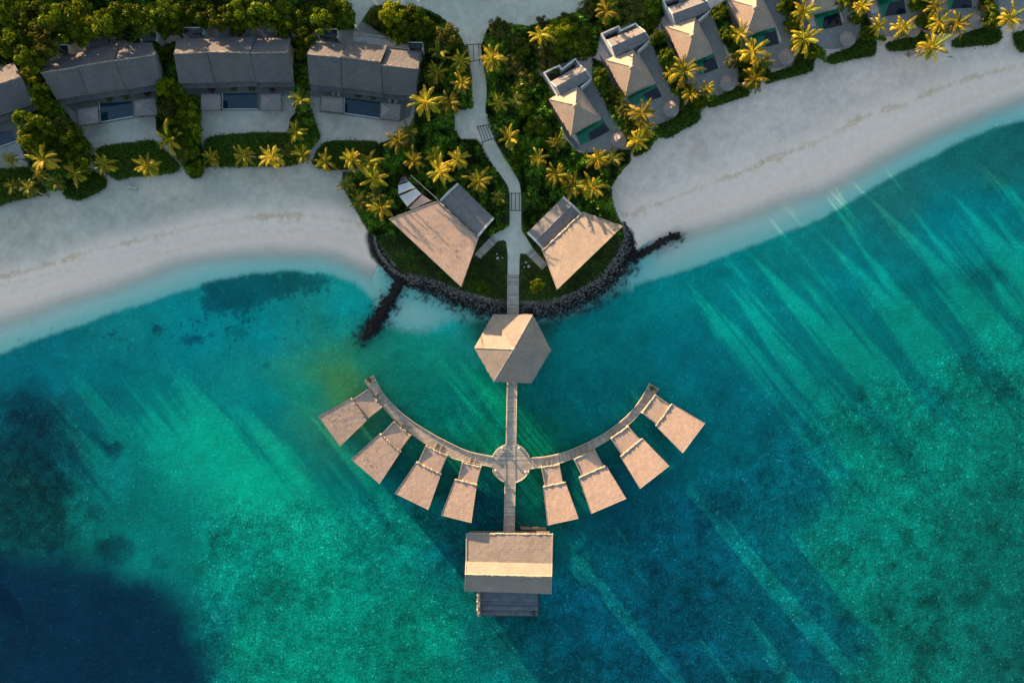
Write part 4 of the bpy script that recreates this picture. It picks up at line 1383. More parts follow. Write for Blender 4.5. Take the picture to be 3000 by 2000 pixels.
# ---- the four big thatched houses
def house(label, secs, canopies=(), rear=None, lattice=None, zr=7.4, ze=4.9, zq=5.4):
    c = Q3([secs[len(secs) // 2][2]], 1.1)[0]
    g = thing('thatched_house', label, 'house', (c.x, c.y, 1.1), 'row of big thatched houses behind the left beach')
    fr, rr = [], []
    for i, (rl, rr_, dl, dr_, fl, f_r, dz) in enumerate(secs):
        SOLID.append([rl, rr_, f_r, fl])
        R1, R2 = Q3([rl, rr_], zq + dz)
        D1, D2 = Q3([dl, dr_], zr + dz)
        F1, F2 = Q3([fl, f_r], ze + dz)
        mb = MB()
        mb.slab([F1, F2, D2, D1], .32, 14, 8, .05)
        mb.slab([R2, R1, D1 + Vector((0, 0, .003)), D2 + Vector((0, 0, .003))], .32, 14, 6, .05)
        ro = part('roof', mb, M['thatch_grey'], g)
        mb = MB()
        mb.lip(D1 + Vector((0, 0, .05)), D2 + Vector((0, 0, .05)), .16, .5, .3)
        part('ridge_cap', mb, M['thatch'], ro)
        mb = MB()
        mb.lip(F1 + Vector((0, 0, -.1)), F2 + Vector((0, 0, -.1)), .14, .5, .3)
        part('eave_edge', mb, M['thatch_grey'], ro)
        poly = inset([F1, F2, R2, R1], .9)
        wl_ = plate(poly, 1.0, ze - .3 + dz, 'wall', M['cream'], g)
        a, b = Vector((*poly[0], 0)), Vector((*poly[1], 0))
        for k in (.3, .7):
            m_ = a.lerp(b, k)
            d = b - a
            mb = MB()
            mb.box((m_.x, m_.y, 2.45), (d.length * .3, .1, 2.2), math.atan2(d.y, d.x))
            part('sliding_door', mb, M['glass'], wl_)
        # gable infill under the ridge
        mb = MB()
        for (e1, d1, e2) in ((F1, D1, R1), (F2, D2, R2)):
            cen = (F1 + F2 + R1 + R2) / 4
            k = .93
            q_ = [cen + (Vector((v_.x, v_.y, 0)) - Vector((cen.x, cen.y, 0))) * k for v_ in (e1, d1, e2)]
            mb.face([(q_[0].x, q_[0].y, ze - .4 + dz), (q_[2].x, q_[2].y, zq - .6 + dz), (q_[1].x, q_[1].y, zr - .4 + dz)])
        part('gable', mb, M['timber'], g)
        mb = MB()
        off = (F1 - D1)
        off.z = 0
        off.normalize()
        mb.slab([F1 + off * .65 + Vector((0, 0, -1.65)), F2 + off * .65 + Vector((0, 0, -1.65)), F2 - off * .4 + Vector((0, 0, -1.35)), F1 - off * .4 + Vector((0, 0, -1.35))], .1)
        part('veranda_roof', mb, M['slate'], g)
    for (x0, y0, x1, y1) in canopies:
        P0, P1, P2, P3 = Q3([(x0, y1), (x1, y1), (x1, y0), (x0, y0)], 3.6)
        mb = MB()
        K = 7
        for k in range(K):
            f0, f1 = k / K, (k + 1) / K
            z0_, z1_ = math.sin(math.pi * (.12 + .5 * f0)) * .8, math.sin(math.pi * (.12 + .5 * f1)) * .8
            mb.face([P0.lerp(P3, f0) + Vector((0, 0, z0_)), P1.lerp(P2, f0) + Vector((0, 0, z0_)), P1.lerp(P2, f1) + Vector((0, 0, z1_)), P0.lerp(P3, f1) + Vector((0, 0, z1_))])
        ca = part('rear_canopy', mb, M['glass'], g, 'white edged curved canopy')
        for f0, f1 in ((P0, P3), (P1, P2)):
            wall_line(f0, f1, 1.1, 4.1, .3, 'canopy_side', M['white'], ca)
        wall_line(P3, P2, 1.1, 4.3, .55, 'canopy_back', M['white'], ca)
    if rear:
        P = Q3(rear, 4.6)
        mb = MB()
        mb.slab([P[3], P[2], P[1], P[0]], .25, 6, 3, .05)
        part('rear_roof', mb, M['slate'], g)
        plate(inset(P, .4), 1.0, 4.35, 'rear_wall', M['cream'], g)
        SOLID.append(rear)
    if lattice:
        quad, strip = lattice
        P = Q3(quad, 3.6)
        mb = MB()
        for k in range(17):
            mb.bar(P[0].lerp(P[1], k / 16), P[3].lerp(P[2], k / 16), .07, 4)
        for k in range(5):
            mb.bar(P[0].lerp(P[3], k / 4) + Vector((0, 0, .13)), P[1].lerp(P[2], k / 4) + Vector((0, 0, .13)), .07, 4)
        for p in P:
            mb.bar((p.x, p.y, 1.0), p, .09, 6)
        part('trellis', mb, M['white'], g, 'pale lattice over the rear court')
        P2_ = Q3(strip, 3.9)
        mb = MB()
        mb.slab([P2_[3], P2_[2], P2_[1], P2_[0]], .2, 12, 2, .12)
        part('entrance_roof', mb, M['thatch'], g)
        SOLID.append(quad)
    return g


house('big thatched house cut off by the left edge of the photo',
      [((-150, 235), (-58, 218), (-150, 292), (-54, 264), (-140, 385), (-42, 352), 0), ((-56, 216), (40, 184), (-52, 261), (62, 226), (-40, 349), (98, 305), .12)])
house('second big thatched house from the left, with roof turned slightly',
      [((145, 177), (243, 152), (120, 214), (227, 197), (165, 291), (258, 275), 0), ((244, 150), (345, 128), (227, 195), (333, 178), (259, 275), (367, 259), .22), ((346, 131), (446, 124), (334, 179), (455, 161), (368, 262), (470, 243), 0)],
      [(160, 138, 205, 158), (418, 98, 462, 124)], [(249, 111), (344, 115), (338, 150), (243, 166)])
house('middle one of the big thatched houses, squarest to the beach',
      [((517, 116), (615, 111), (509, 159), (607, 154), (524, 243), (630, 241), 0), ((616, 111), (746, 109), (608, 153), (731, 155), (631, 240), (747, 236), .22), ((747, 112), (852, 111), (732, 156), (843, 154), (748, 240), (856, 238), 0)],
      [(541, 88, 598, 104), (813, 88, 858, 104)], [(642, 77), (810, 77), (812, 111), (638, 111)])
house('rightmost big thatched house, sunlit ridge and lattice court behind',
      [((918, 116), (1014, 130), (900, 159), (999, 169), (906, 245), (1001, 256), 0), ((1016, 127), (1134, 134), (1000, 167), (1115, 182), (1003, 254), (1119, 270), .25), ((1136, 144), (1230, 154), (1117, 191), (1226, 202), (1121, 272), (1214, 281), -.1)],
      [(937, 92, 990, 114), (1198, 131, 1239, 149)], None, ([(1038, 104), (1194, 128), (1197, 145), (1036, 120)], [(1036, 91), (1128, 106), (1130, 111), (1034, 104)]))

PZ = 1.335
pool([(-40, 392), (34, 383), (50, 413), (-30, 440)], PZ, 'dark blue pool cut off by the left edge of the photo', 'pool_blue', 'dark blue pools of the thatched houses')
pool([(291, 302), (387, 295), (392, 341), (295, 358)], PZ, 'dark blue pool of the second thatched house from the left', 'pool_blue', 'dark blue pools of the thatched houses')
pool([(652, 273), (755, 271), (756, 320), (652, 320)], PZ, 'dark blue pool in front of the middle thatched house', 'pool_blue', 'dark blue pools of the thatched houses')
pool([(1009, 285), (1115, 299), (1113, 347), (1008, 332)], PZ, 'dark blue pool in front of the rightmost thatched house', 'pool_blue', 'dark blue pools of the thatched houses')
gg = 'small thatched gazebos beside the blue pools'
gazebo([(393, 296), (453, 290), (458, 334), (397, 340)], 1.32, 3.4, 4.7, 'small thatched gazebo right of the second house pool', gg)
gazebo([(765, 278), (822, 277), (823, 321), (765, 322)], 1.32, 3.4, 4.7, 'small thatched gazebo right of the middle house pool', gg)
gazebo([(590, 278), (644, 278), (645, 320), (590, 321)], 1.32, 3.3, 4.2, 'small thatched gazebo left of the middle house pool', gg)
gazebo([(944, 284), (1004, 287), (1002, 328), (940, 322)], 1.32, 3.4, 4.6, 'small thatched gazebo left of the rightmost house pool', gg)
gazebo([(1118, 303), (1172, 308), (1170, 351), (1116, 347)], 1.32, 3.4, 4.7, 'small thatched gazebo right of the rightmost house pool', gg)
gazebo([(230, 322), (284, 314), (288, 358), (234, 366)], 1.32, 3.2, 4.1, 'small thatched gazebo left of the second house pool', gg)
lg = 'pale sun loungers on the house terraces'
for x, y, a, lab in [(978, 268, -.03, 'pale sun lounger left of the rightmost pool, the left of the pair'), (993, 270, -.03, 'pale sun lounger left of the rightmost pool, the right of the pair'), (1143, 288, -.1, 'pale sun lounger right of the rightmost pool, the left of the pair'), (1161, 291, -.1, 'pale sun lounger right of the rightmost pool, the right of the pair')]:
    lounger(x, y, 1.32, a, lab, lg, 2.1)
lounger(391, 551, gz(391, 551), 1.4, 'lone pale lounger on the open sand of the left beach', None, 2.0)
for x, y, lab in [(686, 258, 'green clump at the pool head of the middle house, left side'), (738, 258, 'green clump at the pool head of the middle house, right side'), (1052, 276, 'green clump at the pool head of the rightmost house, left side'), (1094, 282, 'green clump at the pool head of the rightmost house, right side'), (322, 289, 'green clump at the pool head of the second house, left side'), (368, 283, 'green clump at the pool head of the second house, right side')]:
    plant_ball(x, y, 1.32, .95, 'hedge_leaf', lab, 'pool_side_shrub', 'shrub', 'green clumps flanking the pool steps', False)
for x, y, lab in [(623, 263, 'maroon leaved plant on the middle terrace, left one'), (799, 261, 'maroon leaved plant on the middle terrace, right one'), (431, 274, 'maroon leaved plant on the terrace of the second house')]:
    plant_ball(x, y, 1.32, .85, 'maroon', lab, 'maroon_shrub', 'shrub', 'maroon leaved plants on the terraces', False)


# ---- pool villas with pyramid roofs
VB = dict(roof=[(1774, 176), (1856, 147), (1916, 236), (1832, 281)], grey=[(1779, 117), (1872, 80), (1903, 117), (1802, 166)],
          wall=[(1806, 172), (1763, 99), (1812, 77), (1818, 90), (1862, 69), (1874, 82)], wall2=[(1903, 119), (1870, 150)],
          court=[(1770, 103), (1862, 74), (1874, 82), (1781, 119)], dark=[(1884, 277), (1924, 256), (1940, 284), (1904, 302)], green=[(1838, 284), (1921, 245), (1942, 285), (1850, 312)],
          side=[(1870, 152), (1904, 120), (1916, 142), (1968, 272), (1962, 284), (1942, 284), (1916, 232)], front=[(1846, 314), (1944, 285), (1988, 278), (1996, 318), (1978, 345), (1930, 365), (1878, 372), (1852, 345)],
          left=[(1756, 160), (1768, 176), (1830, 282), (1846, 314), (1850, 345), (1836, 325), (1798, 262)], umb=(1968, 317))


def pool_villa(nth, cx, cy, rot, over=None, s=1.0, strip=True):
    c_, s_ = math.cos(math.radians(rot)), math.sin(math.radians(rot))

    def X(p):
        x, y = (p[0] - 1845) * s, (p[1] - 210) * s
        return (cx + x * c_ - y * s_, cy + x * s_ + y * c_)
    D = {k: ([X(p) for p in v_] if isinstance(v_, list) else X(v_)) for k, v_ in VB.items()}
    D.update(over or {})
    base = W(cx, cy, 1.1)
    g = thing('pool_villa', 'pool villa with pyramid thatch roof, ' + nth, 'villa', base, 'pyramid roofed pool villas behind the right beach')
    R_ = Q3(D['roof'], 3.5)
    cc = sum(R_, Vector()) / 4
    hip(R_, Vector((cc.x, cc.y, 6.1)), .3, 'roof', M['thatch_villa'], g)
    wl_ = plate(inset(R_, 1.1), 1.0, 3.3, 'wall', M['cream'], g)
    a, b = [Vector((*p, 0)) for p in (inset(R_, 1.1)[3], inset(R_, 1.1)[2])]
    mb = MB()
    m_, d = (a + b) / 2, b - a
    mb.box((m_.x, m_.y, 2.3), (d.length * .7, .12, 1.9), math.atan2(d.y, d.x))
    part('sliding_door', mb, M['glass'], wl_)
    # rear bathroom block
    Gq = Q3(D['grey'], 3.7)
    r1, r2 = (Gq[0] + Gq[3]) / 2 + Vector((0, 0, .75)), (Gq[1] + Gq[2]) / 2 + Vector((0, 0, .75))
    mb = MB()
    mb.slab([Gq[3], Gq[2], r2, r1], .15)
    mb.slab([Gq[1], Gq[0], r1 + Vector((0, 0, .003)), r2 + Vector((0, 0, .003))], .15)
    part('annex_roof', mb, M['shingle'], g)
    for e1, e2, r_ in ((Gq[1], Gq[2], r2), (Gq[3], Gq[0], r1)):
        o_ = (r2 - r1).normalized() * (.16 if r_ is r2 else -.16)
        mb = MB()
        mb.slab([e1 + o_ + Vector((0, 0, .1)), e1 - o_ * .2 + Vector((0, 0, .1)), r_ - o_ * .2 + Vector((0, 0, .1)), r_ + o_ + Vector((0, 0, .1))], .35)
        mb.slab([e2 + o_ + Vector((0, 0, .1)), e2 - o_ * .2 + Vector((0, 0, .1)), r_ - o_ * .2 + Vector((0, 0, .103)), r_ + o_ + Vector((0, 0, .103))], .35)
        part('gable_board', mb, M['white'], g)
    plate(inset(Gq, .35), 1.0, 3.5, 'annex_wall', M['white'], g)
    plate([tuple(p)[:2] for p in Q3(D['court'], 1.3)], 1.0, 1.3, 'court_floor', M['timber_dark'], g)
    for key in ('wall', 'wall2'):
        w_ = Q3(D[key], 3.75)
        for i in range(len(w_) - 1):
            dv = (w_[i + 1] - w_[i]).normalized() * .13
            wall_line(w_[i] - dv, w_[i + 1] + dv, 1.0, 3.75 - .004 * i, .3, 'garden_wall', M['white'], g)
    for key, z in (('side', 1.26), ('front', 1.256), ('left', 1.252)):
        plate([tuple(p)[:2] for p in Q3(D[key], z)], .85, z, 'terrace', M['paving_pale' if key != 'left' else 'paving'], g)
        SOLID.append(D[key])
    SOLID.append(D['roof'])
    SOLID.append(D['grey'])
    SOLID.append(D['court'])
    SOLID.append(D['dark'])
    SOLID.append(D['green'])
    # pool: dark deep end and emerald shelf
    pk = Q3(D['dark'], 1.27)
    pc = sum(pk, Vector()) / 4
    pg = thing('plunge_pool', 'near black plunge pool with emerald shelf, ' + nth, 'pool', (pc.x, pc.y, 1.27), 'black and emerald plunge pools of the pool villas')
    plate([(p.x, p.y) for p in pk], .9, 1.29, 'deep_water', M['pool_dark'], pg)
    gk = Q3(D['green'], 1.28)
    plate([(p.x, p.y) for p in gk], .9, 1.28, 'emerald_shelf', M['pool_green'], pg)
    for i in (0, 1, 2):
        wall_line(gk[(i + 1) % 4], gk[(i + 2) % 4], 1.0, 1.32 + i * .003, .16, 'coping', M['paving_pale'], pg)
    wall_line(pk[2], pk[3], 1.0, 1.33, .2, 'coping', M['paving_pale'], pg)
    # parasol
    if D['umb'] and -30 < D['umb'][1] and D['umb'][0] < 3030:
        u = W(*D['umb'], 3.6)
        ug = thing('thatched_parasol', 'round thatched parasol on the terrace corner, ' + nth, 'parasol', (u.x, u.y, 1.25), 'round thatched parasols on the villa terraces')
        mb = MB()
        mb.cone((u.x, u.y), 1.75, 3.05, 3.95, 22, .035, 5)
        cn = part('canopy', mb, M['thatch_mid'], ug)
        mb = MB()
        mb.cone((u.x, u.y), .3, 3.93, 4.15, 10, .05, 2)
        part('cap', mb, M['thatch'], cn)
        mb = MB()
        mb.bar((u.x, u.y, 1.2), (u.x, u.y, 3.9), .06)
        part('pole', mb, M['timber'], ug)


pool_villa('nearest the footpath', 1683, 320, -6.8, dict(roof=[(1609, 291), (1690, 251), (1757, 343), (1673, 396)], grey=[(1615, 239), (1698, 191), (1731, 231), (1641, 277)],
           wall=[(1634, 278), (1594, 213), (1638, 192), (1646, 203), (1686, 173), (1698, 190)], wall2=[(1732, 232), (1702, 256)], court=[(1600, 215), (1686, 180), (1700, 191), (1617, 240)],
           dark=[(1724, 390), (1769, 362), (1788, 384), (1730, 417)], green=[(1686, 391), (1767, 347), (1790, 385), (1701, 428)], umb=(1814, 408),
           side=[(1702, 257), (1732, 233), (1746, 260), (1804, 368), (1790, 384), (1757, 340)], front=[(1700, 429), (1790, 386), (1806, 374), (1842, 390), (1836, 424), (1800, 448), (1720, 446), (1690, 438)],
           left=[(1590, 262), (1607, 292), (1672, 397), (1700, 429), (1690, 438), (1662, 405), (1618, 325)]))
pool_villa('second from the footpath', 1845, 210, 0)
pool_villa('third from the footpath', 2018, 118, 3.7, dict(roof=[(1951, 78), (2036, 50), (2088, 155), (2005, 192)], dark=[(2060, 180), (2092, 166), (2106, 202), (2064, 219)], green=[(2030, 184), (2089, 155), (2107, 203), (2048, 223)], umb=(2135, 241)))
pool_villa('fourth from the footpath, partly above the top edge', 2202, 38, 4.5, dict(dark=[(2238, 100), (2274, 90), (2283, 131), (2243, 141)], green=[(2195, 106), (2271, 80), (2284, 132), (2208, 146)], umb=(2307, 163)))
pool_villa('fifth from the footpath, mostly above the top edge', 2390, -24, 9, dict(dark=[(2414, 52), (2458, 36), (2468, 76), (2408, 90)], green=[(2384, 46), (2456, 25), (2469, 77), (2402, 93)], umb=(2488, 110)))
pool_villa('sixth from the footpath, only its pool in view', 2572, -62, 11, dict(dark=[(2606, 8), (2650, -1), (2655, 42), (2590, 51)], green=[(2568, -4), (2648, -12), (2656, 43), (2584, 52)], umb=(2678, 83)))
pool_villa('seventh from the footpath, only its pool in view', 2765, -90, 13, dict(dark=[(2797, -8), (2846, -14), (2848, 25), (2784, 29)], green=[(2768, -24), (2845, -30), (2849, 26), (2777, 31)], umb=(2868, 57)))
pool_villa('eighth from the footpath, at the top right corner', 2950, -104, 14, dict(umb=None))


# ---- overwater bungalows
DZ = 1.6


def piles(g, pts, z1, z0=-1.6, r=.11):
    for x, y in pts:
        mb = MB()
        mb.bar((x, y, z0), (x, y, z1), r, 8)
        part('pile', mb, M['timber_dark'], g)


def wedge_house(name, label, cat, group, main, annex, zi, zo, mat, tufts=True):
    P = Q3(main, [zi, zi, zo, zo])          # inner left, inner right, outer right, outer left
    c = sum(P, Vector()) / 4
    g = thing(name, label, cat, (c.x, c.y, DZ), group)
    mb = MB()
    mb.slab([P[0], P[1], P[2], P[3]], .28, 16, 16, .018)
    ro = part('roof', mb, M[mat], g)
    mb = MB()
    mb.lip(P[0] + Vector((0, 0, -.03)), P[1] + Vector((0, 0, -.03)), .2, .35, .35)
    part('thatch_edge', mb, M['thatch_lip'], ro)
    for a, b in ((P[1], P[2]), (P[2], P[3]), (P[3], P[0])):
        mb = MB()
        mb.slab([a + Vector((0, 0, .06)), b + Vector((0, 0, .06)), b.lerp(c, .014) + Vector((0, 0, .06)), a.lerp(c, .014) + Vector((0, 0, .06))], .3)
        part('barge_board', mb, M['thatch_lip'], ro)
    if tufts:
        mb = MB()
        for _ in range(9 if cat == 'bungalow' else 26):
            a, b = random.uniform(.15, .85), random.uniform(.15, .9)
            q_ = P[0].lerp(P[1], a).lerp(P[3].lerp(P[2], a), b)
            mb.tube([q_, q_ + Vector((random.uniform(-.2, .2), random.uniform(-.2, .2), .05))], [.08, .04], 5)
        part('vent_tuft', mb, M['thatch_lip'], ro)
    foot = inset(P, 1.0)
    mb = MB()
    mb.face([(foot[i][0], foot[i][1], DZ) for i in (3, 2, 1, 0)])
    ztop = [zi - .3, zi - .3, zo - .55, zo - .55]
    for i in range(4):
        j = (i + 1) % 4
        mb.face([(*foot[i], DZ), (*foot[j], DZ), (*foot[j], ztop[j]), (*foot[i], ztop[i])])
    wl_ = part('wall', mb, M['timber'], g)
    a, b = Vector((*foot[2], 0)), Vector((*foot[3], 0))
    m_, d = (a + b) / 2, b - a
    mb = MB()
    mb.box((m_.x, m_.y, DZ + 1.3), (d.length * .7, .12, 2.2), math.atan2(d.y, d.x))
    part('sliding_door', mb, M['glass'], wl_)
    plate(inset(P, .35), DZ - .25, DZ, 'floor_deck', M['timber'], g)
    return g, P


def bungalow(label, main, annex, tufts=False):
    g, P = wedge_house('overwater_bungalow', label, 'bungalow', 'overwater bungalows along the curved walkways', main, annex, 4.6, 5.5, 'thatch_warm', tufts)
    A = Q3(annex, 4.2)          # inner left, inner right, outer right, outer left
    low, hi_ = Vector((0, 0, -.21)), Vector((0, 0, .02))
    mb = MB()
    mb.slab([A[0] + low, A[1] + low, A[2] + hi_, A[3] + hi_], .18, 8, 6, .015)
    an = part('annex_roof', mb, M['thatch_warm'], g)
    mb = MB()
    mb.lip(A[0] + Vector((0, 0, -.26)), A[1] + Vector((0, 0, -.26)), .17, .33, .4)
    part('thatch_edge', mb, M['thatch_lip'], an)
    for a, b in ((A[0], A[3]), (A[1], A[2])):
        wall_line(a, b, DZ, 4.26, .22, 'side_wall', M['thatch_lip'], g)
    plate(inset(A, .5), DZ - .2, DZ + .04, 'porch_floor', M['timber'], g)
    ip = inset(A, .5)
    for k in (.35, .65):
        a = Vector((*ip[0], 0)).lerp(Vector((*ip[1], 0)), k)
        d = (Vector((A[0].x, A[0].y, 0)) - Vector((A[3].x, A[3].y, 0))).normalized()
        wall_line(a - d * .3, a + d * 1.7, DZ - .05, DZ + .12, .18, 'entry_step', M['timber_pale'], g)
    piles(g, inset(P, 1.2) + [tuple((P[3].lerp(P[2], .5)).xy), tuple((P[0].lerp(P[3], .5)).xy), tuple((P[1].lerp(P[2], .5)).xy)] + inset(A, .6)[:2], DZ - .2)


bungalow('thatched bungalow at the far end of the left curved walkway', [(1028, 1166), (1074, 1232), (996, 1307), (932, 1219)], [(1077, 1141), (1117, 1193), (1072, 1228), (1032, 1171)], True)
bungalow('second thatched bungalow from the end of the left curved walkway', [(1112, 1270), (1173, 1324), (1112, 1417), (1029, 1345)], [(1153, 1235), (1201, 1276), (1168, 1321), (1118, 1273)], True)
bungalow('third thatched bungalow from the end of the left curved walkway', [(1219, 1353), (1292, 1389), (1255, 1493), (1157, 1445)], [(1247, 1307), (1308, 1335), (1286, 1388), (1225, 1355)])
bungalow('narrow thatched bungalow nearest the round deck on the left side', [(1332, 1404), (1397, 1420), (1381, 1531), (1292, 1509)], [(1354, 1356), (1408, 1369), (1394, 1420), (1342, 1407)])
bungalow('narrow thatched bungalow nearest the round deck on the right side', [(1591, 1426), (1657, 1413), (1695, 1518), (1604, 1538)], [(1587, 1370), (1638, 1362), (1648, 1415), (1598, 1425)])
bungalow('third thatched bungalow from the end of the right curved walkway', [(1696, 1400), (1776, 1364), (1835, 1460), (1732, 1504)], [(1683, 1346), (1743, 1320), (1768, 1367), (1706, 1394)])
bungalow('second thatched bungalow from the end of the right curved walkway', [(1818, 1338), (1883, 1284), (1961, 1364), (1875, 1431)], [(1791, 1284), (1841, 1250), (1876, 1290), (1824, 1332)])
bungalow('thatched bungalow at the far end of the right curved walkway', [(1922, 1248), (1970, 1183), (2066, 1239), (2000, 1327)], [(1883, 1209), (1921, 1157), (1963, 1187), (1924, 1240)])


# ---- the two wedge roofed pavilions on the promontory
def wedge_pavilion(label, main, annex, steps, zi, zo, mat):
    global DZ
    keep_, DZ = DZ, 1.3
    g, P = wedge_house('beach_pavilion', label, 'pavilion', 'wedge roofed pavilions on the promontory', main, annex, zi, zo, mat, mat == 'thatch_warm')
    DZ = keep_
    SOLID.append(main)
    SOLID.append(annex)
    A = Q3(annex, 3.9)           # a-b is the far long side, c-d the side against the thatch
    r1, r2 = A[0].lerp(A[3], .5) + Vector((0, 0, .5)), A[1].lerp(A[2], .5) + Vector((0, 0, .5))
    mb = MB()
    mb.slab([A[0], A[1], r2, r1], .15, 10, 4)
    mb.slab([A[2], A[3], r1 + Vector((0, 0, .003)), r2 + Vector((0, 0, .003))], .15, 10, 4)
    an = part('annex_roof', mb, M['shingle'], g)
    for e, r_, f, sg in ((A[0], r1, A[3], -1), (A[1], r2, A[2], 1)):
        o_ = (r2 - r1).normalized() * (.45 * sg)
        mb = MB()
        up = Vector((0, 0, .12))
        mb.slab([e + up, e + o_ + up, r_ + o_ + up, r_ + up], .4)
        mb.slab([f + up, f + o_ + up, r_ + o_ + up + Vector((0, 0, .003)), r_ + up + Vector((0, 0, .003))], .4)
        part('gable_board', mb, M['white'], an)
    mb = MB()
    mb.lip(r1 + Vector((0, 0, .03)), r2 + Vector((0, 0, .03)), .07, .5, .1)
    part('ridge_cap', mb, M['shingle'], an)
    plate(inset(A, .8), 1.0, 3.7, 'annex_wall', M['white'], g)
    return g


pv = 'wedge roofed pavilions on the promontory'
wedge_pavilion('left beach pavilion with brown wedge shaped thatch roof and grey annex', [(1282, 588), (1401, 701), (1351, 840), (1139, 641)], [(1345, 540), (1444, 636), (1396, 692), (1292, 591)], None, 4.6, 7.2, 'thatch_warm')
wedge_pavilion('right beach pavilion with palm shadows on its pale wedge shaped roof', [(1589, 735), (1710, 621), (1825, 662), (1632, 848)], [(1548, 679), (1647, 580), (1699, 628), (1596, 729)], None, 5.0, 6.5, 'thatch_pale')

# ---- sail canopy at the left pavilion
sc_ = W(1220, 560, 1.2)
g = thing('sail_canopy', 'white fan of sail cloth panels joined to the left pavilion', 'canopy', sc_)
E1, E2 = (1186, 516), (1268, 590)
edge_r = [(1187, 516), (1199, 530), (1219, 550), (1237, 567), (1266, 588)]
edge_l = [(1175, 524), (1165, 541), (1165, 572), (1194, 611), (1206, 616)]
zz_r, zz_l = [4.2, 4.3, 4.4, 4.4, 4.2], [3.6, 3.3, 3.2, 3.2, 3.6]
Rr = [W(*p, z) for p, z in zip(edge_r, zz_r)]
Ll = [W(*p, z) for p, z in zip(edge_l, zz_l)]
for i in range(4):
    a, b, c, d = Ll[i], Ll[i + 1], Rr[i + 1], Rr[i]
    mb = MB()
    K = 6
    gr_ = []
    for j in range(K + 1):
        row = []
        for k in range(K + 1):
            u, v_ = .04 + .92 * j / K, .08 + .84 * k / K
            p = a.lerp(d, u).lerp(b.lerp(c, u), v_)
            p = p - Vector((0, 0, .45 * math.sin(math.pi * u) * math.sin(math.pi * v_)))
            pin = .06 * math.sin(math.pi * u)
            p = p + (a.lerp(d, u).lerp(b.lerp(c, u), .5) - p) * pin
            row.append(p)
        gr_.append(row)
    for j in range(K):
        for k in range(K):
            mb.face([gr_[j][k], gr_[j][k + 1], gr_[j + 1][k + 1], gr_[j + 1][k]])
    part('sail_panel', mb, M['shingle'] if i == 0 else (M['sail_pink'] if i == 3 else M['sail']), g, ['small grey end panel', None, None, 'sand coloured inner panel'][i], True)
for i in range(5):
    mb = MB()
    mb.bar(Ll[i] + Vector((0, 0, .05)), Rr[i] + Vector((0, 0, .05)), .13, 6)
    for e in (Ll[i], Rr[i]):
        mb.bar((e.x, e.y, 1.0), e + Vector((0, 0, .1)), .09, 6)
    part('boom', mb, M['timber_dark'], g)
b0, b1 = W(1204, 514, 4.0), W(1282, 584, 4.0)
mb = MB()
mb.bar(b0, b1, .1, 6)
for p in (b0, b1):
    mb.bar((p.x, p.y, 1.0), p, .09, 6)
part('edge_beam', mb, M['timber_pale'], g)
SOLID.append([(1166, 526), (1187, 517), (1264, 590), (1200, 616)])

# ---- hexagonal pavilion over the jetty
hx = Q3([(1446, 922), (1560, 923), (1613, 1025), (1556, 1121), (1447, 1116), (1391, 1019)], 4.3)
hc = W(1504, 1023, 7.7)
g = thing('hexagonal_pavilion', 'six sided thatched pavilion standing over the jetty', 'pavilion', (hc.x, hc.y, DZ))
hip(hx, hc, .35, 'roof', M['thatch'], g)
plate(inset(hx, 1.3), DZ - .25, DZ - .003, 'floor_deck', M['timber'], g)
for x, y in inset(hx, 1.5):
    mb = MB()
    mb.bar((x, y, DZ), (x, y, 4.6), .16, 8)
    part('column', mb, M['timber'], g)
piles(g, inset(hx, 1.6) + inset(hx, 4.5), DZ - .2)

# ---- long pavilion at the end of the jetty
pr = [[(1365, 1563), (1620, 1565)], [(1364, 1643), (1618, 1649)], [(1362, 1681), (1617, 1687)], [(1360, 1731), (1615, 1739)]]
pz = [4.8, 5.5, 6.9, 5.0]
rows = [Q3(r_, z) for r_, z in zip(pr, pz)]
cc = (rows[0][0] + rows[3][1]) / 2
g = thing('jetty_end_pavilion', 'long thatched pavilion with ridged roof at the end of the jetty', 'pavilion', (cc.x, cc.y, DZ))
for i, nm in enumerate(('front_roof', 'upper_roof', 'rear_roof')):
    a, b = rows[i], rows[i + 1]
    mb = MB()
    dzv = Vector((0, 0, .12 if i == 1 else 0))
    mb.slab([b[0] + dzv, b[1] + dzv, a[1] + dzv, a[0] + dzv], .3, 24, 8, .02)
    part(nm, mb, M['thatch'], g)
mb = MB()
mb.lip(rows[2][0] + Vector((0, 0, .18)), rows[2][1] + Vector((0, 0, .18)), .17, .5, .3)
part('ridge_cap', mb, M['thatch_lip'], g)
mb = MB()
mb.lip(rows[0][0] + Vector((0, 0, -.1)), rows[0][1] + Vector((0, 0, -.1)), .2, .4, .25)
part('thatch_edge', mb, M['thatch_lip'], g)
for k in (0, 1):
    for i in range(3):
        mb = MB()
        a, b = rows[i][k], rows[i + 1][k]
        o_ = (rows[0][1] - rows[0][0]).normalized() * (.25 if k == 0 else -.25)
        up = Vector((0, 0, .2 if i == 1 else .1))
        mb.slab([a + up, b + up, b + o_ + up, a + o_ + up], .4)
        part('barge_board', mb, M['thatch_lip'], g)
foot = inset([rows[0][0], rows[0][1], rows[3][1], rows[3][0]], 1.4)
plate(foot, DZ, 4.3, 'wall', M['timber'], g)
plate(inset([rows[0][0], rows[0][1], rows[3][1], rows[3][0]], .6), DZ - .25, DZ - .004, 'floor_deck', M['timber'], g)
dk = Q3([(1408, 1722), (1577, 1726), (1576, 1803), (1407, 1801)], DZ - .1)
mb = MB()
mb.face([dk[3], dk[2], dk[1], dk[0]], [(0, 0), (0, 12), (6, 12), (6, 0)])
mb.prism([(p.x, p.y) for p in dk], DZ - .35, DZ - .105)
part('sea_deck', mb, M['deck_dark'], g)
fa, fb = W(1402, 1732, DZ + 1.6), W(1402, 1802, DZ + 1.6)
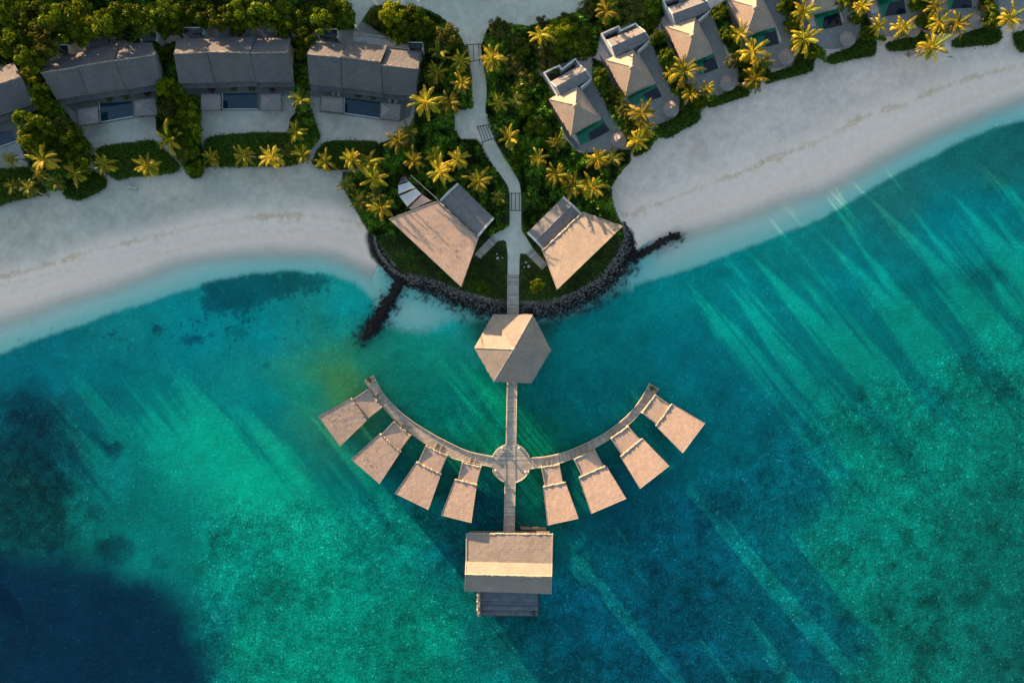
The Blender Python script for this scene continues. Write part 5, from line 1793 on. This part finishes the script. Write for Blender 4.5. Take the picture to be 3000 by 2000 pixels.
mb = MB()
for k in range(12):
    p = fa.lerp(fb, k / 11)
    mb.box((p.x + random.uniform(-.1, .1), p.y, DZ + .7 + random.uniform(-.1, .1)), (.6 + random.uniform(-.15, .15), .42, 1.8), .35)
part('screen_wall', mb, M['thatch'], g, 'rough thatched screen along the left side of the sea deck')
ra, rb, rc = W(1577, 1730, DZ + 1), W(1577, 1803, DZ + 1), W(1409, 1803, DZ + 1)
mb = MB()
for a, b in ((ra, rb), (rb, rc)):
    mb.bar(a, b, .06, 6)
    n = int((b - a).length / 1.5)
    for k in range(n + 1):
        p = a.lerp(b, k / n)
        mb.bar((p.x, p.y, DZ - .1), p, .045, 5)
part('railing', mb, M['timber_dark'], g)
mb = MB()
p = W(1564, 1795, DZ)
mb.box((p.x, p.y, DZ + .3), (.6, .8, .6), .1)
part('locker', mb, M['timber_dark'], g)
piles(g, foot + [(p.x, p.y) for p in dk] + [tuple(rows[3][0].lerp(rows[3][1], .5).xy)], DZ - .3)
# low landing lit between jetty and bungalow
lp = Q3([(1524, 1542), (1600, 1545), (1600, 1553), (1526, 1551)], .45)
g = thing('timber_landing', 'thin brown timber landing low over the water right of the jetty', 'landing', (lp[0].x, lp[0].y, .45))
plate([(p.x, p.y) for p in lp], .25, .45, 'planks', M['timber'], g)
piles(g, [(p.x, p.y) for p in lp], .3, -1.6, .07)


# ---- walkways
def strip_deck(Lp, Rp, z, t, mat, name, parent):
    mb = MB()
    u = 0
    for i in range(len(Lp) - 1):
        a, b, c, d = Lp[i], Lp[i + 1], Rp[i + 1], Rp[i]
        du = ((b - a).length + (c - d).length) / 2
        w_ = (a - d).length
        mb.face([d, c, b, a], [(u, 0), (u + du, 0), (u + du, w_), (u, w_)])
        dv = Vector((0, 0, -t))
        mb.face([a + dv, b + dv, c + dv, d + dv])
        mb.face([a, b, b + dv, a + dv])
        mb.face([c, d, d + dv, c + dv])
        u += du
    dv = Vector((0, 0, -t))
    mb.face([Lp[0], Rp[0], Rp[0] + dv, Lp[0] + dv][::-1])
    mb.face([Lp[-1], Rp[-1], Rp[-1] + dv, Lp[-1] + dv])
    return part(name, mb, M[mat], parent)


def kerb(pts, name, parent, mat='timber_pale', r=.09, h=.12):
    mb = MB()
    mb.tube([p + Vector((0, 0, h)) for p in pts], r, 5)
    for p in pts[::max(1, len(pts) // 12)]:
        mb.bar(p - Vector((0, 0, .1)), p + Vector((0, 0, h + .02)), r * .7, 5)
    return part(name, mb, M[mat], parent)


def walkway(name, label, cat, Lpx, Rpx, z=DZ, k_l=True, k_r=True, n=6, group=None, mat='deck', pile=True):
    Lp = [W(*p, z) for p in (spline(Lpx, n) if n else Lpx)]
    Rp = [W(*p, z) for p in (spline(Rpx, n) if n else Rpx)]
    m = (Lp[len(Lp) // 2] + Rp[len(Rp) // 2]) / 2
    g = thing(name, label, cat, (m.x, m.y, z), group)
    strip_deck(Lp, Rp, z, .22, mat, 'deck', g)
    if k_l:
        kerb(Lp, 'kerb_rail', g)
    if k_r:
        kerb(Rp, 'kerb_rail', g, 'timber_pale', .06, .05)
    if pile:
        pts = []
        st = max(1, len(Lp) // 9)
        for i in range(0, len(Lp), st):
            for q_ in (Lp[i].lerp(Rp[i], .12), Lp[i].lerp(Rp[i], .88)):
                pts.append((q_.x, q_.y))
        piles(g, pts, z - .2)
    return g


def seg(a, b, n=8):
    return [(a[0] + (b[0] - a[0]) * k / n, a[1] + (b[1] - a[1]) * k / n) for k in range(n + 1)]


walkway('curved_walkway', 'left arm of the curved plank walkway, behind four bungalows', 'walkway', [(1094, 1098), (1123, 1152), (1177, 1209), (1235, 1251), (1302, 1289), (1372, 1321), (1443, 1336)], [(1067, 1113), (1104, 1168), (1142, 1216), (1181, 1251), (1251, 1302), (1330, 1343), (1441, 1367)], group='curved arms of the plank walkway')
walkway('curved_walkway', 'right arm of the curved plank walkway, behind four bungalows', 'walkway', [(1903, 1122), (1880, 1164), (1848, 1206), (1805, 1245), (1763, 1274), (1708, 1302), (1656, 1323), (1604, 1336), (1553, 1341)], [(1931, 1138), (1903, 1177), (1867, 1219), (1825, 1258), (1773, 1294), (1714, 1327), (1662, 1349), (1610, 1364), (1553, 1373)], group='curved arms of the plank walkway')
walkway('boardwalk', 'weathered grey boardwalk over the boulders from the lawn to the six sided pavilion', 'boardwalk', seg((1487, 804), (1487, 926)), seg((1520, 804), (1519, 926)), 1.35, n=0)
walkway('boardwalk', 'straight boardwalk between the six sided pavilion and the round deck', 'boardwalk', seg((1487, 1105), (1483, 1302)), seg((1515, 1105), (1512, 1302)), n=0)
walkway('boardwalk', 'straight boardwalk between the round deck and the long pavilion', 'boardwalk', seg((1480, 1412), (1476, 1568)), seg((1510, 1412), (1507, 1568)), n=0)

cx, cy, rr = 1497, 1357, 57
c0 = W(cx, cy, DZ)
g = thing('round_deck', 'round plank deck where the walkways meet', 'deck', c0)
RM = rr * S * (H - DZ) / H
mb = MB()
cir = [(c0.x + RM * math.cos(2 * math.pi * k / 48), c0.y + RM * math.sin(2 * math.pi * k / 48)) for k in range(48)]
mb.face([(x, y, DZ + .006) for x, y in cir], [(y - c0.y, x) for x, y in cir])
mb.prism(cir, DZ - .25, DZ)
part('deck', mb, M['deck'], g)
mb = MB()
for sx in (-1.02, 1.02):
    mb.bar((c0.x + sx, c0.y - RM * .95, DZ + .03), (c0.x + sx, c0.y + RM * .95, DZ + .01), .03, 4)
part('inlay_strip', mb, M['timber_dark'], g)
for a0, a1 in ((20, 72), (108, 160), (200, 255), (285, 340)):
    mb = MB()
    pts = [(c0.x + RM * math.cos(math.radians(a)), c0.y + RM * math.sin(math.radians(a)), DZ + .22) for a in np.linspace(a0, a1, 12)]
    mb.tube(pts, .1, 6)
    for p in pts[::3]:
        mb.bar((p[0], p[1], DZ - .1), p, .06, 5)
    part('kerb_rail', mb, M['timber_pale'], g)
piles(g, [(c0.x + RM * .8 * math.cos(a), c0.y + RM * .8 * math.sin(a)) for a in np.linspace(0, 2 * math.pi, 9)[:-1]], DZ - .2)
for x, y, lab in [(1471, 1312, 'upper left'), (1521, 1312, 'upper right'), (1452, 1378, 'lower left'), (1540, 1382, 'lower right')]:
    p = W(x, y, DZ + .6)
    b_ = thing('bollard_light', 'white topped bollard light on the %s rim of the round deck' % lab, 'bollard', (p.x, p.y, DZ), 'bollard lights round the deck')
    mb = MB()
    mb.tube([(p.x, p.y, DZ), (p.x, p.y, DZ + .55)], .17, 12)
    part('post', mb, M['timber_dark'], b_)
    mb = MB()
    mb.tube([(p.x, p.y, DZ + .55), (p.x, p.y, DZ + .66), (p.x, p.y, DZ + .72)], [.3, .3, .12], 14)
    part('cap', mb, M['white'], b_)
plant_ball(1083, 1112, DZ, .8, 'tree_olive', 'potted plant at the far tip of the left curved walkway', group='potted plants on the walkway tips')
plant_ball(1911, 1137, DZ, .8, 'hedge_leaf', 'potted plant at the far tip of the right curved walkway', group='potted plants on the walkway tips')
for x, y, r, lab in [(1456, 745, .24, 'square topped pale planter on the lawn left of the boardwalk'), (1458, 757, .34, 'largest pale round planter on the lawn left of the boardwalk'), (1472, 756, .18, 'small pale round planter nearest the footpath on the left lawn'), (1541, 769, .25, 'upper pale round planter on the lawn right of the boardwalk'), (1549, 781, .34, 'largest pale round planter on the lawn right of the boardwalk'), (1536, 783, .18, 'small pale round planter on the lawn right of the boardwalk')]:
    p = W(x, y, 1.3)
    b_ = thing('round_planter', lab, 'planter', (p.x, p.y, 1.15), 'pale planters on the promontory lawn')
    mb = MB()
    mb.tube([(p.x, p.y, 1.1), (p.x, p.y, 1.75)], [r * .8, r], 14 if 'square' not in lab else 4, 0, False)
    mb.tube([(p.x, p.y, 1.75), (p.x, p.y, 1.751), (p.x, p.y, 1.3)], [r, r * .74, r * .7], 14 if 'square' not in lab else 4, 0, False)
    part('pot', mb, M['pot'], b_)
    mb = MB()
    mb.tube([(p.x, p.y, 1.3), (p.x, p.y, 1.62)], [r * .7, r * .72], 12)
    part('soil', mb, M['soil'], b_)
    SOLID.append([(x - 6, y - 6), (x + 6, y - 6), (x + 6, y + 6), (x - 6, y + 6)])

# ---- ramps, gates over the path
walkway('timber_ramp', 'grey plank ramp from the footpath to the left pavilion', 'ramp', seg((1441, 690), (1389, 745), 5), seg((1458, 708), (1407, 758), 5), 1.3, False, False, 0, 'plank ramps beside the pavilions', pile=False)
walkway('timber_ramp', 'grey plank ramp from the footpath to the right pavilion', 'ramp', seg((1561, 727), (1604, 774), 5), seg((1540, 743), (1588, 790), 5), 1.3, False, False, 0, 'plank ramps beside the pavilions', pile=False)
SOLID += [[(1441, 690), (1389, 745), (1407, 758), (1458, 708)], [(1561, 727), (1604, 774), (1588, 790), (1540, 743)]]


def arbour(label, quad, z, nlong, ext, mat):
    P = Q3(quad, z)
    c = sum(P, Vector()) / 4
    g = thing('path_arbour', label, 'arbour', (c.x, c.y, 1.15), 'open pole arbours over the footpath')
    for p in P:
        mb = MB()
        mb.bar((p.x, p.y, 1.0), p + Vector((0, 0, .1)), .09, 6)
        part('post', mb, M['timber_dark'], g)
    mb = MB()
    for a, b in ((P[0], P[1]), (P[3], P[2])):
        d = (b - a).normalized() * ext
        mb.bar(a - d, b + d, .10, 5)
    part('cross_beam', mb, M['timber_dark'], g)
    mb = MB()
    for k in range(nlong):
        f = k / (nlong - 1)
        mb.bar(P[0].lerp(P[1], f) + Vector((0, 0, .14)), P[3].lerp(P[2], f) + Vector((0, 0, .14)), .075, 5)
    part('rafter', mb, M[mat], g)
    return g


arbour('open pole arbour over the top end of the footpath near the road', [(1370, 132), (1402, 130), (1404, 176), (1374, 182)], 3.2, 3, .5, 'metal')
arbour('open pole arbour halfway down the footpath beside the paved pad', [(1399, 371), (1431, 366), (1449, 406), (1414, 416)], 3.2, 5, .1, 'metal')
arbour('open pole arbour with side rails over the footpath between the pavilions', [(1487, 567), (1533, 566), (1533, 617), (1487, 616)], 3.0, 5, .3, 'metal')
for x, y, l_, a, lab in [(2665, 160, 2.2, .1, 'bleached driftwood stick on the right beach below the sixth villa hedge'), (2785, 168, 1.3, -.2, 'short driftwood stick on the sand beside the large beach palm')]:
    p = G(x, y, .08)
    mb = MB()
    mb.tube([p + Vector((-l_ / 2 * math.cos(a), -l_ / 2 * math.sin(a), 0)), p + Vector((0, .08, .05)), p + Vector((l_ / 2 * math.cos(a), l_ / 2 * math.sin(a), 0))], [.06, .09, .04], 6, .2)
    tag(part('driftwood', mb, M['bark']), lab, 'driftwood', 'driftwood on the right beach')

undergrowth()
